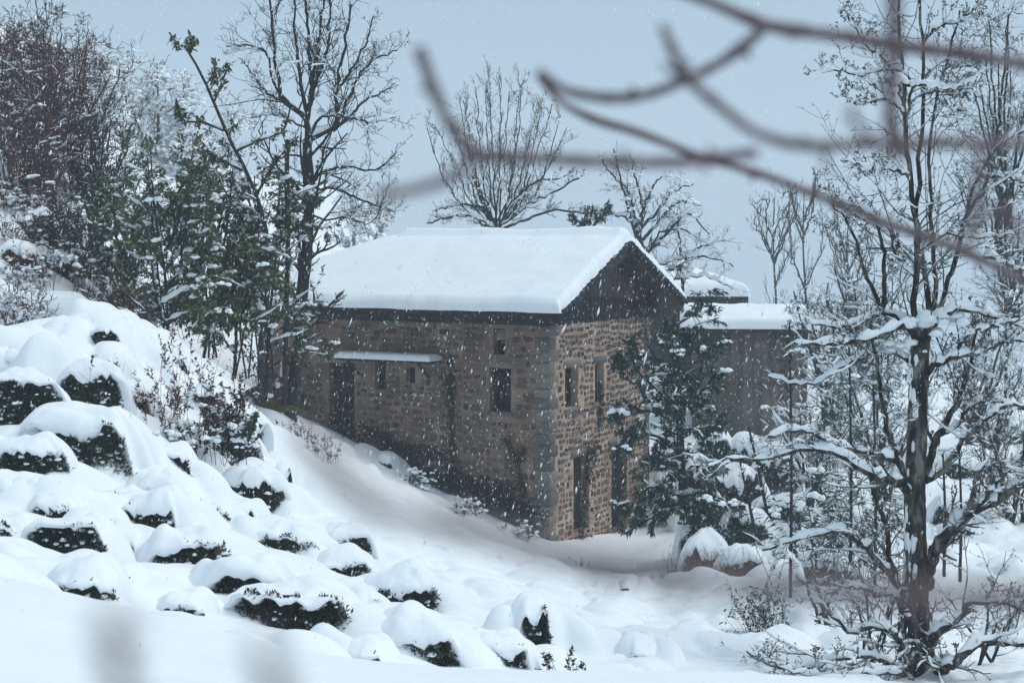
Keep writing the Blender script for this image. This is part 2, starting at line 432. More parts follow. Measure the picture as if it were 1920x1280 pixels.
# nothing may stand in front of a leafy opening: lower the pillows that would hide it
_P2 = []
for p in PIL:
    a = p[4]
    zb = float(base_h(np.array([p[0]]), np.array([p[1]]))[0])
    for g, B in zip(BG, BUSHES):
        if p[1] - p[3] * .3 > g[1] - .02: continue
        u_, v_ = proj(np.array([p[0], p[1], zb + a]))
        rx_ = p[2] * F / p[1]
        if abs(u_ - B[0]) < B[2] * .5 + rx_ * .55 and B[1] - B[3] * 1.6 < v_ < B[1] + B[3] * .38:
            a -= (B[1] + B[3] * .38 - v_) * p[1] / F
    if a > .03: _P2.append((*p[:4], a, *p[5:]))
PIL = _P2
def pillow_h(x, y):
    out = np.zeros(x.shape)
    xr = (x + .30 * fbm(x / .8, y / .8, 61, 2)).ravel(); yr = (y + .26 * fbm(x / .7, y / .7, 62, 2)).ravel()   # uneven outlines
    o = out.ravel()
    for (cx, cy, rx, ry, a, an, *st) in PIL:
        m = max(rx, ry) * (1.35 if st else 1)
        idx = np.nonzero((np.abs(xr - cx) < m) & (np.abs(yr - cy) < m))[0]
        if len(idx) == 0: continue
        dx, dy = xr[idx] - cx, yr[idx] - cy
        c, s = math.cos(an), math.sin(an)
        v = -dx * s + dy * c
        if st: v = np.where(v < 0, v / .62, v / 1.35)          # steep towards the valley, gentle behind
        q = ((dx * c + dy * s) / rx) ** 2 + (v / ry) ** 2
        hgt = a * np.clip(1 - q, 0, 1) ** (0.58 if st else 0.75)
        # smooth maximum
        b = o[idx]; k = 0.075
        t = np.clip(0.5 + 0.5 * (hgt - b) / k, 0, 1)
        o[idx] = b * (1 - t) + hgt * t + k * t * (1 - t) * (hgt > 0)
    return o.reshape(x.shape)
def H(x, y):
    x, y = np.asarray(x, float), np.asarray(y, float)
    z = base_h(x, y) + pillow_h(x, y)
    near = 1 - sm(10.5, 14, y)
    z = z + 0.10 * fbm(x / 2.2, y / 2.2, 1, 3) * (1 - 0.6 * near) + 0.025 * fbm(x / 0.45, y / 0.45, 3, 2) * (1 - near)
    path = sm(.5, 1.5, x) * sm(16, 19, y) * (1 - sm(34, 37, y)) * (1 - near)
    z = z + 0.11 * path * fbm(x / 0.38, y / 0.55, 9, 3)
    return z
def Hs(x, y): return float(H(np.array([x], float), np.array([y], float))[0])
def G(px, py, y0=9.0, y1=140.0): return G0(px, py, H, y0, y1)

_yy = np.concatenate([np.linspace(2, 12.6, 70)[:-1], 12.6 * np.exp(np.linspace(0, math.log(34 / 12.6), 430))[:-1], 34 * np.exp(np.linspace(0, math.log(450 / 34), 190))])
_u = np.concatenate([np.linspace(-1.3, -0.45, 40)[:-1], np.linspace(-0.45, 0.45, 440), np.linspace(0.45, 1.3, 40)[1:]])
_X = _u[None, :] * (_yy[:, None] + 1.0)
_Y = np.repeat(_yy[:, None], len(_u), 1)
_Z = H(_X, _Y)
_r, _q = _X.shape
_i = (np.arange(_r - 1)[:, None] * _q + np.arange(_q - 1)[None, :]).ravel()
ground = mk('snow_ground', (np.stack([_X, _Y, _Z], -1).reshape(-1, 3), [np.stack([_i, _i + 1, _i + _q + 1, _i + _q], 1)]), M['snow'], kind='structure')
# ------------------------------------------------------------------ stone house
HZ = math.atan2(-0.482, 0.876)                 # local x: along the long wall towards the right, local y: along the gable
C0 = P(1030, 1020, 38.0)
EX, EY = np.array([math.cos(HZ), math.sin(HZ), 0]), np.array([-math.sin(HZ), math.cos(HZ), 0])
def loc(p):
    d = np.asarray(p) - C0
    return np.array([d @ EX, d @ EY, d[2]])
def glb(l): return C0 + l[0] * EX + l[1] * EY + np.array([0, 0, l[2]])
def on_plane(px, py, o, n):
    r = ray(px, py)
    return r * ((np.asarray(o) @ n) / (r @ n))
def on_long(px, py):                            # -> (u, v) = local x, z on the long wall
    l = loc(on_plane(px, py, C0, EY)); return l[0], l[2]
def on_gable(px, py):
    l = loc(on_plane(px, py, C0, EX)); return l[1], l[2]
house = empty('stone_house', C0, HZ, 'two storey rubble stone house under a thick blanket of roof snow', 'house')
LW, GW = 8.55, on_gable(1216, 700)[0]           # wall lengths
WT = (loc(P(1030, 611, 38.0)))[2]               # top of the stonework
WB = -0.75                                      # walls go into the ground
def rect(fn, px, py, w, h):
    a, b = fn(px - w / 2, py + h / 2), fn(px + w / 2, py - h / 2)
    return (a[0], b[0], a[1], b[1])
# openings
o_win1 = rect(on_long, 938, 731, 40, 80)
o_win2 = rect(on_long, 770, 703, 16, 28)
o_slit = rect(on_long, 713, 700, 20, 58)
o_vent = rect(on_long, 936, 640, 22, 48)
o_door = rect(on_long, 641, 752, 46, 140)
HL = [o_win1, o_win2, o_slit, o_vent, o_door]
o_g1 = rect(on_gable, 1072, 727, 25, 80)
o_g2 = rect(on_gable, 1124, 718, 17, 78)
o_d1 = rect(on_gable, 1090, 925, 30, 150)
o_d2 = rect(on_gable, 1161, 915, 30, 170)
HG = [o_g1, o_g2, o_d1, o_d2]
def wall_faces(u0, u1, v0, v1, holes, depth, put):
    """front face with openings and their reveals; put(u, v, d) -> local point, d = depth into the wall"""
    us = sorted({u0, u1, *[h[k] for h in holes for k in (0, 1)]})
    vs = sorted({v0, v1, *[h[k] for h in holes for k in (2, 3)]})
    V, Q = [], []
    def quad(a, b, c, d):
        n = len(V); V.extend([a, b, c, d]); Q.append([n, n + 1, n + 2, n + 3])
    for a, b in zip(us, us[1:]):
        for c, d in zip(vs, vs[1:]):
            m, n = (a + b) / 2, (c + d) / 2
            if any(h[0] < m < h[1] and h[2] < n < h[3] for h in holes): continue
            quad(put(a, c, 0), put(b, c, 0), put(b, d, 0), put(a, d, 0))
    for h in holes:
        pts = [(h[0], h[2]), (h[1], h[2]), (h[1], h[3]), (h[0], h[3])]
        for k in range(4):
            p, q = pts[k], pts[(k + 1) % 4]
            quad(put(*p, 0), put(*p, depth), put(*q, depth), put(*q, 0))
    return np.array(V), [np.array(Q)]
putL = lambda u, v, d: (u, d, v)
putG = lambda u, v, d: (-d, u, v)
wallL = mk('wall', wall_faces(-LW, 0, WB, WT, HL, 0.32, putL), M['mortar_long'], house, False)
wallL['label'] = 'long front wall in darker rubble'
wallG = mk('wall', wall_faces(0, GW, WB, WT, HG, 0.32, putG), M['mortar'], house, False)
wallG['label'] = 'gable wall with pale tan mortar joints'
mk('wall', cat([box(-LW, 0, GW - 0.3, GW, WB, WT), box(-LW, -LW + 0.3, 0.01, GW - 0.3, WB, WT), box(-LW + .3, -.01, .33, .6, WT - .05, WT - .01)]), M['mortar_long'], house, False)['label'] = 'rear and far end walls'

# rubble: irregular courses
def layout(u0, u1, v0, v1, holes, rg, skip=lambda u, v: False, hh=(.09, .20), ww=(.11, .36), gap=.03):
    cuts = [u0]
    while cuts[-1] < u1 - .9: cuts.append(cuts[-1] + rg.uniform(.55, 1.3))
    if cuts[-1] < u1 - .3: cuts.append(u1)
    else: cuts[-1] = u1
    if len(cuts) > 2:                             # short runs of courses, so that no joint runs far
        return [q for a, b in zip(cuts, cuts[1:]) for q in layout_run(a + .01, b - .01, v0 - rg.uniform(0, .12), v1, holes, rg, skip, hh, ww, gap)]
    return layout_run(u0, u1, v0, v1, holes, rg, skip, hh, ww, gap)
def layout_run(u0, u1, v0, v1, holes, rg, skip, hh, ww, gap):
    out = []
    v = v0
    while v < v1 - .06:
        h = min(rg.uniform(*hh), v1 - v)
        u = u0 + rg.uniform(-.15, 0)
        while u < u1 - .05:
            w = rg.uniform(*ww) * (0.75 if h < .13 else 1)
            a, b = max(u, u0), min(u + w, u1)
            u += w + gap * rg.uniform(.7, 1.6)
            if b - a < .07: continue
            hb = h * rg.uniform(.72, 1.0)
            c = v + (h - hb) * rg.uniform(0, 1)
            if any(a < q[1] + .05 and b > q[0] - .05 and c < q[3] + .16 and c + hb > q[2] - .05 for q in holes):
                continue
            c += .028 * math.sin(1.9 * a + 3 * v) + rg.uniform(-.018, .018)
            if rg.random() < .14 and b - a > .2 and hb > .1:
                m_ = a + (b - a) * rg.uniform(.4, .6)
                cand = [(a, m_ - .02, c, c + hb * rg.uniform(.7, 1)), (m_ + .02, b, c + .01, c + hb)]
            else: cand = [(a, b, c, c + hb)]
            for q_ in cand:
                if not skip((q_[0] + q_[1]) / 2, (q_[2] + q_[3]) / 2): out.append(q_)
        v += h + gap * rg.uniform(.7, 1.5)
    return out
def stone_variant(k):
    rg = np.random.default_rng(100 + k)
    base = np.array([[-.5, -.3], [-.3, -.5], [.3, -.5], [.5, -.3], [.5, .3], [.3, .5], [-.3, .5], [-.5, .3]])
    base = base * [1, 1] + rg.uniform(-.13, .13, base.shape)
    base = np.clip(base, -.5, .5)
    V = [(*p, 0) for p in base] + [(*(p * .8 + rg.uniform(-.02, .02, 2)), 1 + rg.uniform(-.25, .1)) for p in base]
    Q = [[i, (i + 1) % 8, 8 + (i + 1) % 8, 8 + i] for i in range(8)]
    return np.array(V, float), [np.array(Q), np.array([[8, 9, 10, 11, 12, 13, 14, 15]])]
SV = [stone_variant(k) for k in range(12)]
def stones(sts, which, n_sep, wall, rg):
    sts = sorted(sts, key=lambda s: -(s[1] - s[0]) * (s[3] - s[2]))
    rest = []
    for i, (a, b, c, d) in enumerate(sts):
        k = int(rg.integers(12))
        th = rg.uniform(.012, .036)
        V, FL = SV[k]
        S = np.array([b - a, d - c, th])
        mu, mv = (a + b) / 2, (c + d) / 2
        if which == 'L':
            X = np.stack([V[:, 0] * S[0] + mu, 0.004 - V[:, 2] * S[2] - .002, V[:, 1] * S[1] + mv], 1)
        else:
            X = np.stack([V[:, 2] * S[2] - .002, V[:, 0] * S[0] + mu, V[:, 1] * S[1] + mv], 1)
        if i < n_sep:
            key = ('stone', which, k)
            if key not in SMESH:
                W = np.stack([V[:, 0], -V[:, 2], V[:, 1]], 1) if which == 'L' else np.stack([V[:, 2], V[:, 0], V[:, 1]], 1)
                me = mesh('stone', W, FL); me.materials.append(M['stone']); SMESH[key] = me
            o = bpy.data.objects.new('stone', SMESH[key])
            link(o, wall)
            if which == 'L':
                o.location = (mu, .002, mv); o.scale = (S[0], S[2], S[1])
            else:
                o.location = (-.002, mu, mv); o.scale = (S[2], S[0], S[1])
        else:
            rest.append((X, FL))
    mk('rubble_stones', cat(rest), M['stone'], wall, False, 'stuff')
SMESH = {}
rg = np.random.default_rng(11)
def gl_skip(u, v):                                # below the snow line on the long wall
    p = glb((u, 0, v)); return p[2] < Hs(p[0], p[1]) - 0.35
QW = .47
QH = []
v = -.35
while v < WT - .05:
    h = float(rg.uniform(.2, .32)); h = min(h, WT - v - .01)
    QH.append((v, v + h)); v += h + .025
quo = []
for k, (c, d) in enumerate(QH):
    lx, ly = (.44, .27) if k % 2 == 0 else (.27, .42)
    lx *= rg.uniform(.85, 1.1); ly *= rg.uniform(.85, 1.1)
    V, FL = box(-lx, .028 + rg.uniform(0, .01), -.028 - rg.uniform(0, .01), ly, c, d)
    o = mk('quoin', (V + rg.uniform(-.012, .012, V.shape), FL), M['quoin'], house, False)
    m = o.modifiers.new('bevel', 'BEVEL'); m.width = .018; m.segments = 1
    quo.append((lx, ly, c, d))
HQL = HL + [(-q[0] - .0, .05, q[2], q[3]) for q in quo]
HQG = HG + [(-.05, q[1] + .0, q[2], q[3]) for q in quo]
sl_ = layout(-LW, -.02, -.3, WT - .02, HL, rg, lambda u, v: gl_skip(u, v) or any(u > -q[0] - .13 and q[2] - .1 < v < q[3] + .1 for q in quo) or (u < -4.6 and v > 3.6 and rg.random() < .35))
stones(sl_, 'L', 290, wallL, rg)
sg_ = layout(.02, GW, -.2, WT - .02, HG, rg, lambda u, v: any(u < q[1] + .1 and q[2] - .1 < v < q[3] + .1 for q in quo), hh=(.08, .17), ww=(.09, .30))
stones(sg_, 'G', 290, wallG, rg)
# right-hand quoins of the gable
for k, (c, d) in enumerate(QH):
    V, FL = box(-.3, .025, GW - (.3 if k % 2 else .2), GW + .02, c, d)
    o = mk('quoin', (V + rg.uniform(-.01, .01, V.shape), FL), M['quoin'], house, False)

# windows and doors: frame, pane and bars set back in the openings
def window(h, put, bars, lintel=True, depth=.2, shutter=False):
    u0, u1, v0, v1 = h
    f = .045
    def bx(a, b, c, d, d0, d1):
        A, B = np.array(put(a, c, d0)), np.array(put(b, d, d1))
        lo, hi = np.minimum(A, B), np.maximum(A, B)
        return box(lo[0], hi[0], lo[1], hi[1], lo[2], hi[2])
    w = mk('window', cat([bx(u0, u0 + f, v0, v1, depth, depth + .05), bx(u1 - f, u1, v0, v1, depth, depth + .05),
                          bx(u0 + f, u1 - f, v0, v0 + f, depth, depth + .05), bx(u0 + f, u1 - f, v1 - f, v1, depth, depth + .05)]), M['wood_dark'], house, False)
    mk('pane', bx(u0 + f * .5, u1 - f * .5, v0 + f * .5, v1 - f * .5, depth + .03, depth + .055), M['dark'], w, False)
    for t in range(1, bars + 1):
        vv = v0 + (v1 - v0) * t / (bars + 1)
        mk('bar', bx(u0 + f, u1 - f, vv - .012, vv + .012, depth - .004, depth + .02), M['wood_dark'], w, False)
    if u1 - u0 > .3:
        um = (u0 + u1) / 2
        mk('bar', bx(um - .012, um + .012, v0 + f, v1 - f, depth - .012, depth + .018), M['wood_dark'], w, False)
    if lintel:
        mk('lintel', bx(u0 - .09, u1 + .09, v1 + .004, v1 + .17, -.03, .14), M['quoin'], house, False)
        mk('sill', bx(u0 - .07, u1 + .07, v0 - .09, v0 - .004, -.05, .12), M['quoin'], house, False)
    if shutter:
        mk('shutter', bx(u0 + .01, u1 - .01, v0 + (v1 - v0) * .55, v1 - .02, .06, .09), M['wood_pale'], w, False)
window(o_win1, putL, 2); window(o_win2, putL, 0, False); window(o_slit, putL, 1, False); window(o_vent, putL, 0, False, shutter=True)
window(o_g1, putG, 2); window(o_g2, putG, 2)
def door(h, put, n):
    u0, u1, v0, v1 = h
    def bx(a, b, c, d, d0, d1):
        A, B = np.array(put(a, c, d0)), np.array(put(b, d, d1)); lo, hi = np.minimum(A, B), np.maximum(A, B)
        return box(lo[0], hi[0], lo[1], hi[1], lo[2], hi[2])
    dr = mk('door', bx(u0, u1, v0, v1, .26, .3), M['door'], house, False)
    w = (u1 - u0) / n
    for k in range(n):
        mk('plank', bx(u0 + k * w + .008, u0 + (k + 1) * w - .008, v0 + .01, v1 - .02, .235, .262), M['door'], dr, False)
    mk('lintel', bx(u0 - .16, u1 + .16, v1 + .004, v1 + .2, -.035, .2), M['quoin'] if put is putG else M['wood_pale'], house, False)
door(o_door, putL, 4); door(o_d1, putG, 3); door(o_d2, putG, 3)
# pale plank high under the eaves
a = rect(on_long, 770, 607, 92, 8)
mk('timber_rail', box(a[0], a[1], -.1, -.02, a[2], a[3]), M['wood_pale'], house, False)
# snow-topped lean-to shelf over the small windows
a0, a1 = on_long(654, 668), on_long(826, 668)
cz = a0[1]
can = mk('canopy', box(a0[0] - .02, a1[0], -.55, -.005, cz - .05, cz), M['wood_dark'], house, False)
for t in (.12, .88):
    uu = a0[0] + (a1[0] - a0[0]) * t
    mk('bracket', beam((uu, -.5, cz - .05), (uu, -.01, cz - .42), .05, .05), M['wood_dark'], can, False)
def snow_slab(x0, x1, y0, y1, zf, T, edge=.14, nx=60, ny=16, s=0, bump=.03):
    """rounded slab of snow lying on z = zf(x, y)"""
    X, Y = np.meshgrid(np.linspace(x0, x1, nx), np.linspace(y0, y1, ny), indexing='ij')
    def sq(t, n, a, b):                                     # denser near the edges
        return a + (b - a) * (0.5 - 0.5 * np.cos(np.pi * t)) * .6 + (b - a) * t * .4
    X = sq((X - x0) / (x1 - x0), nx, x0, x1); Y = sq((Y - y0) / (y1 - y0), ny, y0, y1)
    d = np.minimum(np.minimum(X - x0, x1 - X), np.minimum(Y - y0, y1 - Y))
    e = np.clip(d / edge, 0, 1)
    t = T * np.sqrt(np.clip(1 - (1 - e) ** 2, 0, 1)) * (1 + bump * 3 * fbm(X / .6, Y / .6, s, 2))
    Z = zf(X, Y) + t
    V = np.stack([X, Y, Z], -1).reshape(-1, 3)
    i = (np.arange(nx - 1)[:, None] * ny + np.arange(ny - 1)[None, :]).ravel()
    return V, [np.stack([i, i + ny, i + ny + 1, i + 1], 1)]
sv = snow_slab(a0[0] - .06, a1[0] + .05, -.6, -.006, lambda x, y: cz + .003 + 0 * x, .16, .13, 50, 14, 3)
mk('snow', sv, M['snow'], can)

# roof: gable at the right end, hip at the left end
XR, XL, YF, YB = .72, -9.2, -.82, GW + .8
EZ = loc(P(1050, 586, 36.96))[2]
YM = (YF + YB) / 2
PEAK = loc(P(1176, 453, 40.2))[2]
SL = (PEAK - EZ) / (YM - YF)
HIPRUN = 3.25
def deck_z(x, y):
    return EZ + SL * np.minimum(np.minimum(y - YF, YB - y), (x - XL) * (YM - YF) / HIPRUN)
nx, ny = 170, 96
def dens(a, b, n, k=.5):
    t = np.linspace(0, 1, n); return a + (b - a) * ((0.5 - 0.5 * np.cos(np.pi * t)) * k + t * (1 - k))
X, Y = np.meshgrid(dens(XL - .1, XR + .06, nx, .7), dens(YF - .1, YB + .1, ny, .8), indexing='ij')
wob = .05 * fbm(X * 1.6, Y * 1.6, 21, 3)
dx = np.minimum(X - XL + .1, XR + .06 - X); dy = np.minimum(Y - YF + .1, YB + .1 - Y)
rag = .05 * (vn(Y * 6.5, X * 0 + 3, 4) + .5) + .03 * (vn(Y * 17, X * 0, 5) + .5)
dd = np.minimum(dx - np.where(X > XR - 1, rag, 0), dy)
e = np.clip(dd / .2, 0, 1)
T = .31 + .10 * fbm(X / 1.9, Y / 1.9, 8, 3)
ridge = np.exp(-((np.abs(Y - YM)) / .26) ** 6) * .14 * sm(XL + HIPRUN - .1, XL + HIPRUN + .2, X)
hipm = np.abs((X - XL) * (YM - YF) / HIPRUN - np.minimum(Y - YF, YB - Y))
Z = deck_z(np.clip(X, XL, XR), np.clip(Y, YF, YB)) + .012 + T * np.sqrt(np.clip(1 - (1 - e) ** 2, 0, 1)) + ridge * e - .10 * np.exp(-(np.abs(Y - YM) / .35) ** 2) * e
Yd = Y - .05 * e * (1 - e) * 0
edge_ = 1 - np.clip((Y - YF + .1) / .5, 0, 1)
Y = Y + edge_ * (.10 * fbm(X / .9, X * 0, 51, 3) - .02); Z = Z - edge_ * .03 * (vn(X / .5, X * 0, 52) + .5)
V = np.stack([X, Y, Z], -1).reshape(-1, 3)
i = (np.arange(nx - 1)[:, None] * ny + np.arange(ny - 1)[None, :]).ravel()
roof = mk('roof', cat([
    # front, back and hip slopes as 8 cm thick decks
    (np.array([[XL, YF, EZ], [XR, YF, EZ], [XR, YM, PEAK], [XL + HIPRUN, YM, PEAK], [XR, YB, EZ], [XL, YB, EZ],
               [XL, YF, EZ - .09], [XR, YF, EZ - .09], [XR, YM, PEAK - .09], [XL + HIPRUN, YM, PEAK - .09], [XR, YB, EZ - .09], [XL, YB, EZ - .09]]),
     [np.array([[0, 1, 2, 3], [3, 2, 4, 5], [7, 6, 9, 8], [8, 9, 11, 10], [0, 6, 7, 1], [1, 7, 8, 2], [2, 8, 10, 4], [4, 10, 11, 5], [5, 11, 6, 0]]),
      np.array([[0, 3, 5], [6, 11, 9]])])]), M['wood_dark'], house, False)
mk('snow', (V, [np.stack([i, i + ny, i + ny + 1, i + 1], 1)]), M['snow'], roof)
# rafters under the front eave
for x in np.arange(XL + 1.2, XR - .1, .42):
    mk('rafter', beam((x, YF + .05, EZ - .094 + SL * .05), (x, .02, EZ - .094 + SL * (.02 - YF)), .09, .13), M['wood_dark'], roof, False)
# rough tile ends along both rakes
nt_ = 17
for s, (ya, yb) in enumerate(((YF, YM), (YB, YM))):
    for k in range(nt_):
        t0, t1 = k / nt_, (k + .9) / nt_
        p = np.array([XR + .01, ya + (yb - ya) * t0, EZ + (PEAK - EZ) * t0]); q = np.array([XR + .01, ya + (yb - ya) * t1, EZ + (PEAK - EZ) * t1])
        n_ = np.array([0, -(1 if s == 0 else -1) * SL, 1]); n_ /= np.linalg.norm(n_)
        mk('tile', beam(p + n_ * (.03 + rg.uniform(0, .03)) + [0, 0, 0], q + n_ * .03, .16, .07 + rg.uniform(0, .05)), M['tile'], roof, False)
for ya in (YF + .02, YB - .02):
    mk('barge_board', beam((XR - .03, ya, EZ - .1), (XR - .03, YM, PEAK - .1), .05, .2), M['wood_dark'], roof, False)
mk('fascia', box(XL + .02, XR - .06, YF + .0, YF + .035, EZ - .2, EZ - .095), M['wood_dark'], roof, False)
mk('wall_plate', box(-LW, .03, -.06, .12, WT + .004, WT + .2), M['wood_dark'], house, False)
mk('upper_wall', box(-LW, -.06, .01, .1, WT + .21, EZ - .1 + SL * .8), M['wood_dark'], house, False)
# gable boarding
gab = mk('gable_boarding', (np.array([[-.01, .0, WT + .005], [-.01, GW, WT + .005], [-.01, GW, EZ - .1 + SL * .75], [-.01, YM, PEAK - .12], [-.01, 0, EZ - .1 + SL * .75],
                                      [-.1, .0, WT + .005], [-.1, GW, WT + .005], [-.1, GW, EZ - .1 + SL * .75], [-.1, YM, PEAK - .12], [-.1, 0, EZ - .1 + SL * .75]]),
                           [np.array([[0, 1, 2, 3, 4], [9, 8, 7, 6, 5]])]), M['wood_dark'], house, False)
npl = 30
w = (GW + .3) / npl
for k in range(npl):
    y0 = -.15 + k * w + .008; y1 = y0 + w - .014
    def top(y): return EZ - .11 + SL * (min(y, GW - y) - YF)
    zb = WT + .01 + rg.uniform(-.03, .02)
    zm = WT + .62
    t = (k + .5) / npl
    up = lambda y: max(top(y), zb + .05)
    d0 = .02 + rg.uniform(0, .015)
    def pl(za, zb0, zb1, m, dd):
        mk('plank', (np.array([[0, y0, za], [dd, y0, za], [dd, y1, za], [0, y1, za], [0, y0, zb0], [dd, y0, zb0], [dd, y1, zb1], [0, y1, zb1]]), [BOXF]), m, gab, False)
    brown = t > .38 and t < .97  # upper right boards: difference in light put into the plank colour
    if brown and min(up(y0), up(y1)) > zm + .1:
        pl(zb, zm - (t - .4) * .5, zm - (t - .4) * .5, M['wood_dark'], d0 + .02)
        pl(zm - (t - .4) * .5 + .012, up(y0), up(y1), M['wood_lit'], d0)
    else:
        pl(zb, up(y0), up(y1), M['wood_dark'], d0)

# ------------------------------------------------------------------ two further buildings behind
B2 = P(1298, 815, 51.0)
h2 = math.radians(-6)
b2 = empty('concrete_outbuilding', B2, h2, 'low grey concrete outbuilding with flat snow roof behind the gable tree', 'outbuilding')
W2 = (P(1507, 815, 51.0) - B2)[0] + .05
T2 = P(1298, 622, 51.0)[2] - B2[2]
mk('wall', box(0, W2, 0, .3, -1.0, T2 * .495), M['concrete'], b2, False)
mk('wall', box(0, W2, .012, .3, T2 * .5, T2), M['concrete'], b2, False)['label'] = 'upper wall band above the pour joint'
mk('wall', cat([box(0, .3, .31, 4.4, -1, T2), box(W2 - .3, W2, .31, 4.4, -1, T2)]), M['concrete'], b2, False)['label'] = 'side walls'
r2 = mk('roof', box(-.35, W2 + .25, -.4, 4.8, T2 + .003, T2 + .12), M['wood_dark'], b2, False)
mk('snow', snow_slab(-.42, W2 + .33, -.48, 4.9, lambda x, y: T2 + .125 + np.clip(y + .4, 0, 9) * .05, .36, .3, 60, 40, 31, .05), M['snow'], r2)
for k, t in enumerate(np.linspace(.1, .98, 7)):
    mk('pilaster', box(W2 * t - .02, W2 * t + .02, -.022, -.002, -.8, T2 - .02), M['concrete'], b2, False) if k in (5, 6) else None
B3 = P(1262, 700, 62.0)
b3 = empty('far_shed', B3, math.radians(-4), 'far shed whose pitched snow roof peeks over the concrete outbuilding', 'shed')
E3 = P(1262, 556, 62.0)[2] - B3[2]
W3 = (P(1402, 562, 62.0) - B3)[0]
mk('wall', box(-3, W3 - .25, .4, 4, -2, E3 - .2), M['wood_dark'], b3, False)
r3 = mk('roof', cat([beam((-3.2, 0.02, E3 - .04), (W3, 0.02, E3 - .04), .1, .2), box(-3.2, W3, .08, 4.4, E3 - .1, E3)]), M['wood_dark'], b3, False)
mk('snow', snow_slab(-3.3, W3 + .08, -.1, 4.5, lambda x, y: E3 + .01 + np.clip(np.minimum((y + .1) * .45, np.minimum((4.5 - y) * .45, (W3 + .08 - x) * .32)), 0, 9), .42, .3, 60, 44, 37, .05), M['snow'], r3)
# ------------------------------------------------------------------ plant builders
def nrm(a): return a / np.maximum(np.linalg.norm(a, axis=-1, keepdims=True), 1e-9)
def resample(pts, rad, n):
    """smooth curve through hand-placed points"""
    pts = np.asarray(pts, float); rad = np.asarray(rad, float)
    s = np.concatenate([[0], np.cumsum(np.linalg.norm(np.diff(pts, axis=0), axis=1))])
    t = np.linspace(0, s[-1], n)
    m = np.gradient(pts, s, axis=0) if len(pts) > 2 else np.repeat((pts[1:] - pts[:1]) / s[-1], 2, 0)
    k = np.clip(np.searchsorted(s, t, 'right') - 1, 0, len(s) - 2)
    h = (s[k + 1] - s[k])[:, None]; u = ((t - s[k]) / (s[k + 1] - s[k]))[:, None]
    out = (2 * u ** 3 - 3 * u ** 2 + 1) * pts[k] + (u ** 3 - 2 * u ** 2 + u) * h * m[k] + (-2 * u ** 3 + 3 * u ** 2) * pts[k + 1] + (u ** 3 - u ** 2) * h * m[k + 1]
    return out, np.interp(t, s, rad)
def tubes(pts, rad, sides=4, flat=1.0, knob=0.0, rg=None):
    """(K, n, 3) centre lines and (K, n) radii -> one mesh"""
    pts = np.asarray(pts, float); rad = np.asarray(rad, float)
    if pts.ndim == 2: pts, rad = pts[None], rad[None]
    K, n, _ = pts.shape
    if K == 0: return np.zeros((0, 3)), []
    t = nrm(np.gradient(pts, axis=1))
    ref = np.where(np.abs(t[..., 2:3]) > 0.9, np.array([1., 0, 0]), np.array([0, 0, 1.]))
    # one reference per line keeps the tube from twisting
    mt = nrm(t.mean(1, keepdims=True)); ref = np.where(np.abs(mt[..., 2:3]) > 0.85, np.array([1., 0.2, 0]), np.array([0, 0, 1.])) + 0 * t
    a = nrm(np.cross(t, ref)); b = np.cross(a, t)
    an = np.arange(sides) * 2 * np.pi / sides
    r = rad[..., None, None]
    V = pts[:, :, None, :] + r * (np.cos(an)[None, None, :, None] * a[:, :, None, :] + flat * np.sin(an)[None, None, :, None] * b[:, :, None, :])
    if knob and rg is not None:
        V = V + knob * r * rg.normal(0, 1, V.shape)
    idx = np.arange(K * n * sides).reshape(K, n, sides)
    q = np.stack([idx[:, :-1], np.roll(idx, -1, 2)[:, :-1], np.roll(idx, -1, 2)[:, 1:], idx[:, 1:]], -1).reshape(-1, 4)
    return V.reshape(-1, 3), [q]
def grow(Pt, D, L, Ra, n, wob, up, rg, taper=.3, flatten=0.0):
    K = len(Pt)
    pts = np.zeros((K, n + 1, 3)); pts[:, 0] = Pt
    d = nrm(D)
    for i in range(n):
        d = d + rg.normal(0, wob, (K, 3)) + np.array([0, 0, 1.]) * (up if np.ndim(up) == 0 else np.asarray(up)[:, None])
        if flatten: d[:, 2] *= 1 - flatten
        d = nrm(d)
        pts[:, i + 1] = pts[:, i] + d * (L / n)[:, None]
    rad = Ra[:, None] * np.linspace(1, taper, n + 1)[None]
    return pts, rad
def kids(pts, rad, m, t0, t1, ang, lr, rr, rg, fall=.5, lvar=.35, minr=.003, Lref=None, bias=None):
    """m children on each line"""
    K, n1, _ = pts.shape
    Ls = np.linalg.norm(np.diff(pts, axis=1), axis=2).sum(1) if Lref is None else np.full(K, Lref)
    t = np.sort(rg.uniform(t0, t1, (K, m)), 1)
    f = t * (n1 - 1); k = np.clip(f.astype(int), 0, n1 - 2); u = (f - k)[..., None]
    ar = np.arange(K)[:, None]
    p = pts[ar, k] * (1 - u) + pts[ar, k + 1] * u
    tg = nrm(pts[ar, k + 1] - pts[ar, k])
    r = rad[ar, k] * (1 - u[..., 0]) + rad[ar, k + 1] * u[..., 0]
    rn = nrm(np.cross(tg, rg.normal(0, 1, tg.shape)))
    if bias is not None: rn = nrm(rn + np.asarray(bias))
    a = rg.normal(ang, .22, t.shape)[..., None]
    d = nrm(tg * np.cos(a) + rn * np.sin(a))
    L = Ls[:, None] * lr * (1 - fall * (t - t0) / max(t1 - t0, 1e-6)) * rg.uniform(1 - lvar, 1 + lvar, t.shape)
    R_ = np.clip(np.minimum(r * .75, r * rr + 0 * r), minr, None)
    return p.reshape(-1, 3), d.reshape(-1, 3), L.ravel(), R_.ravel()
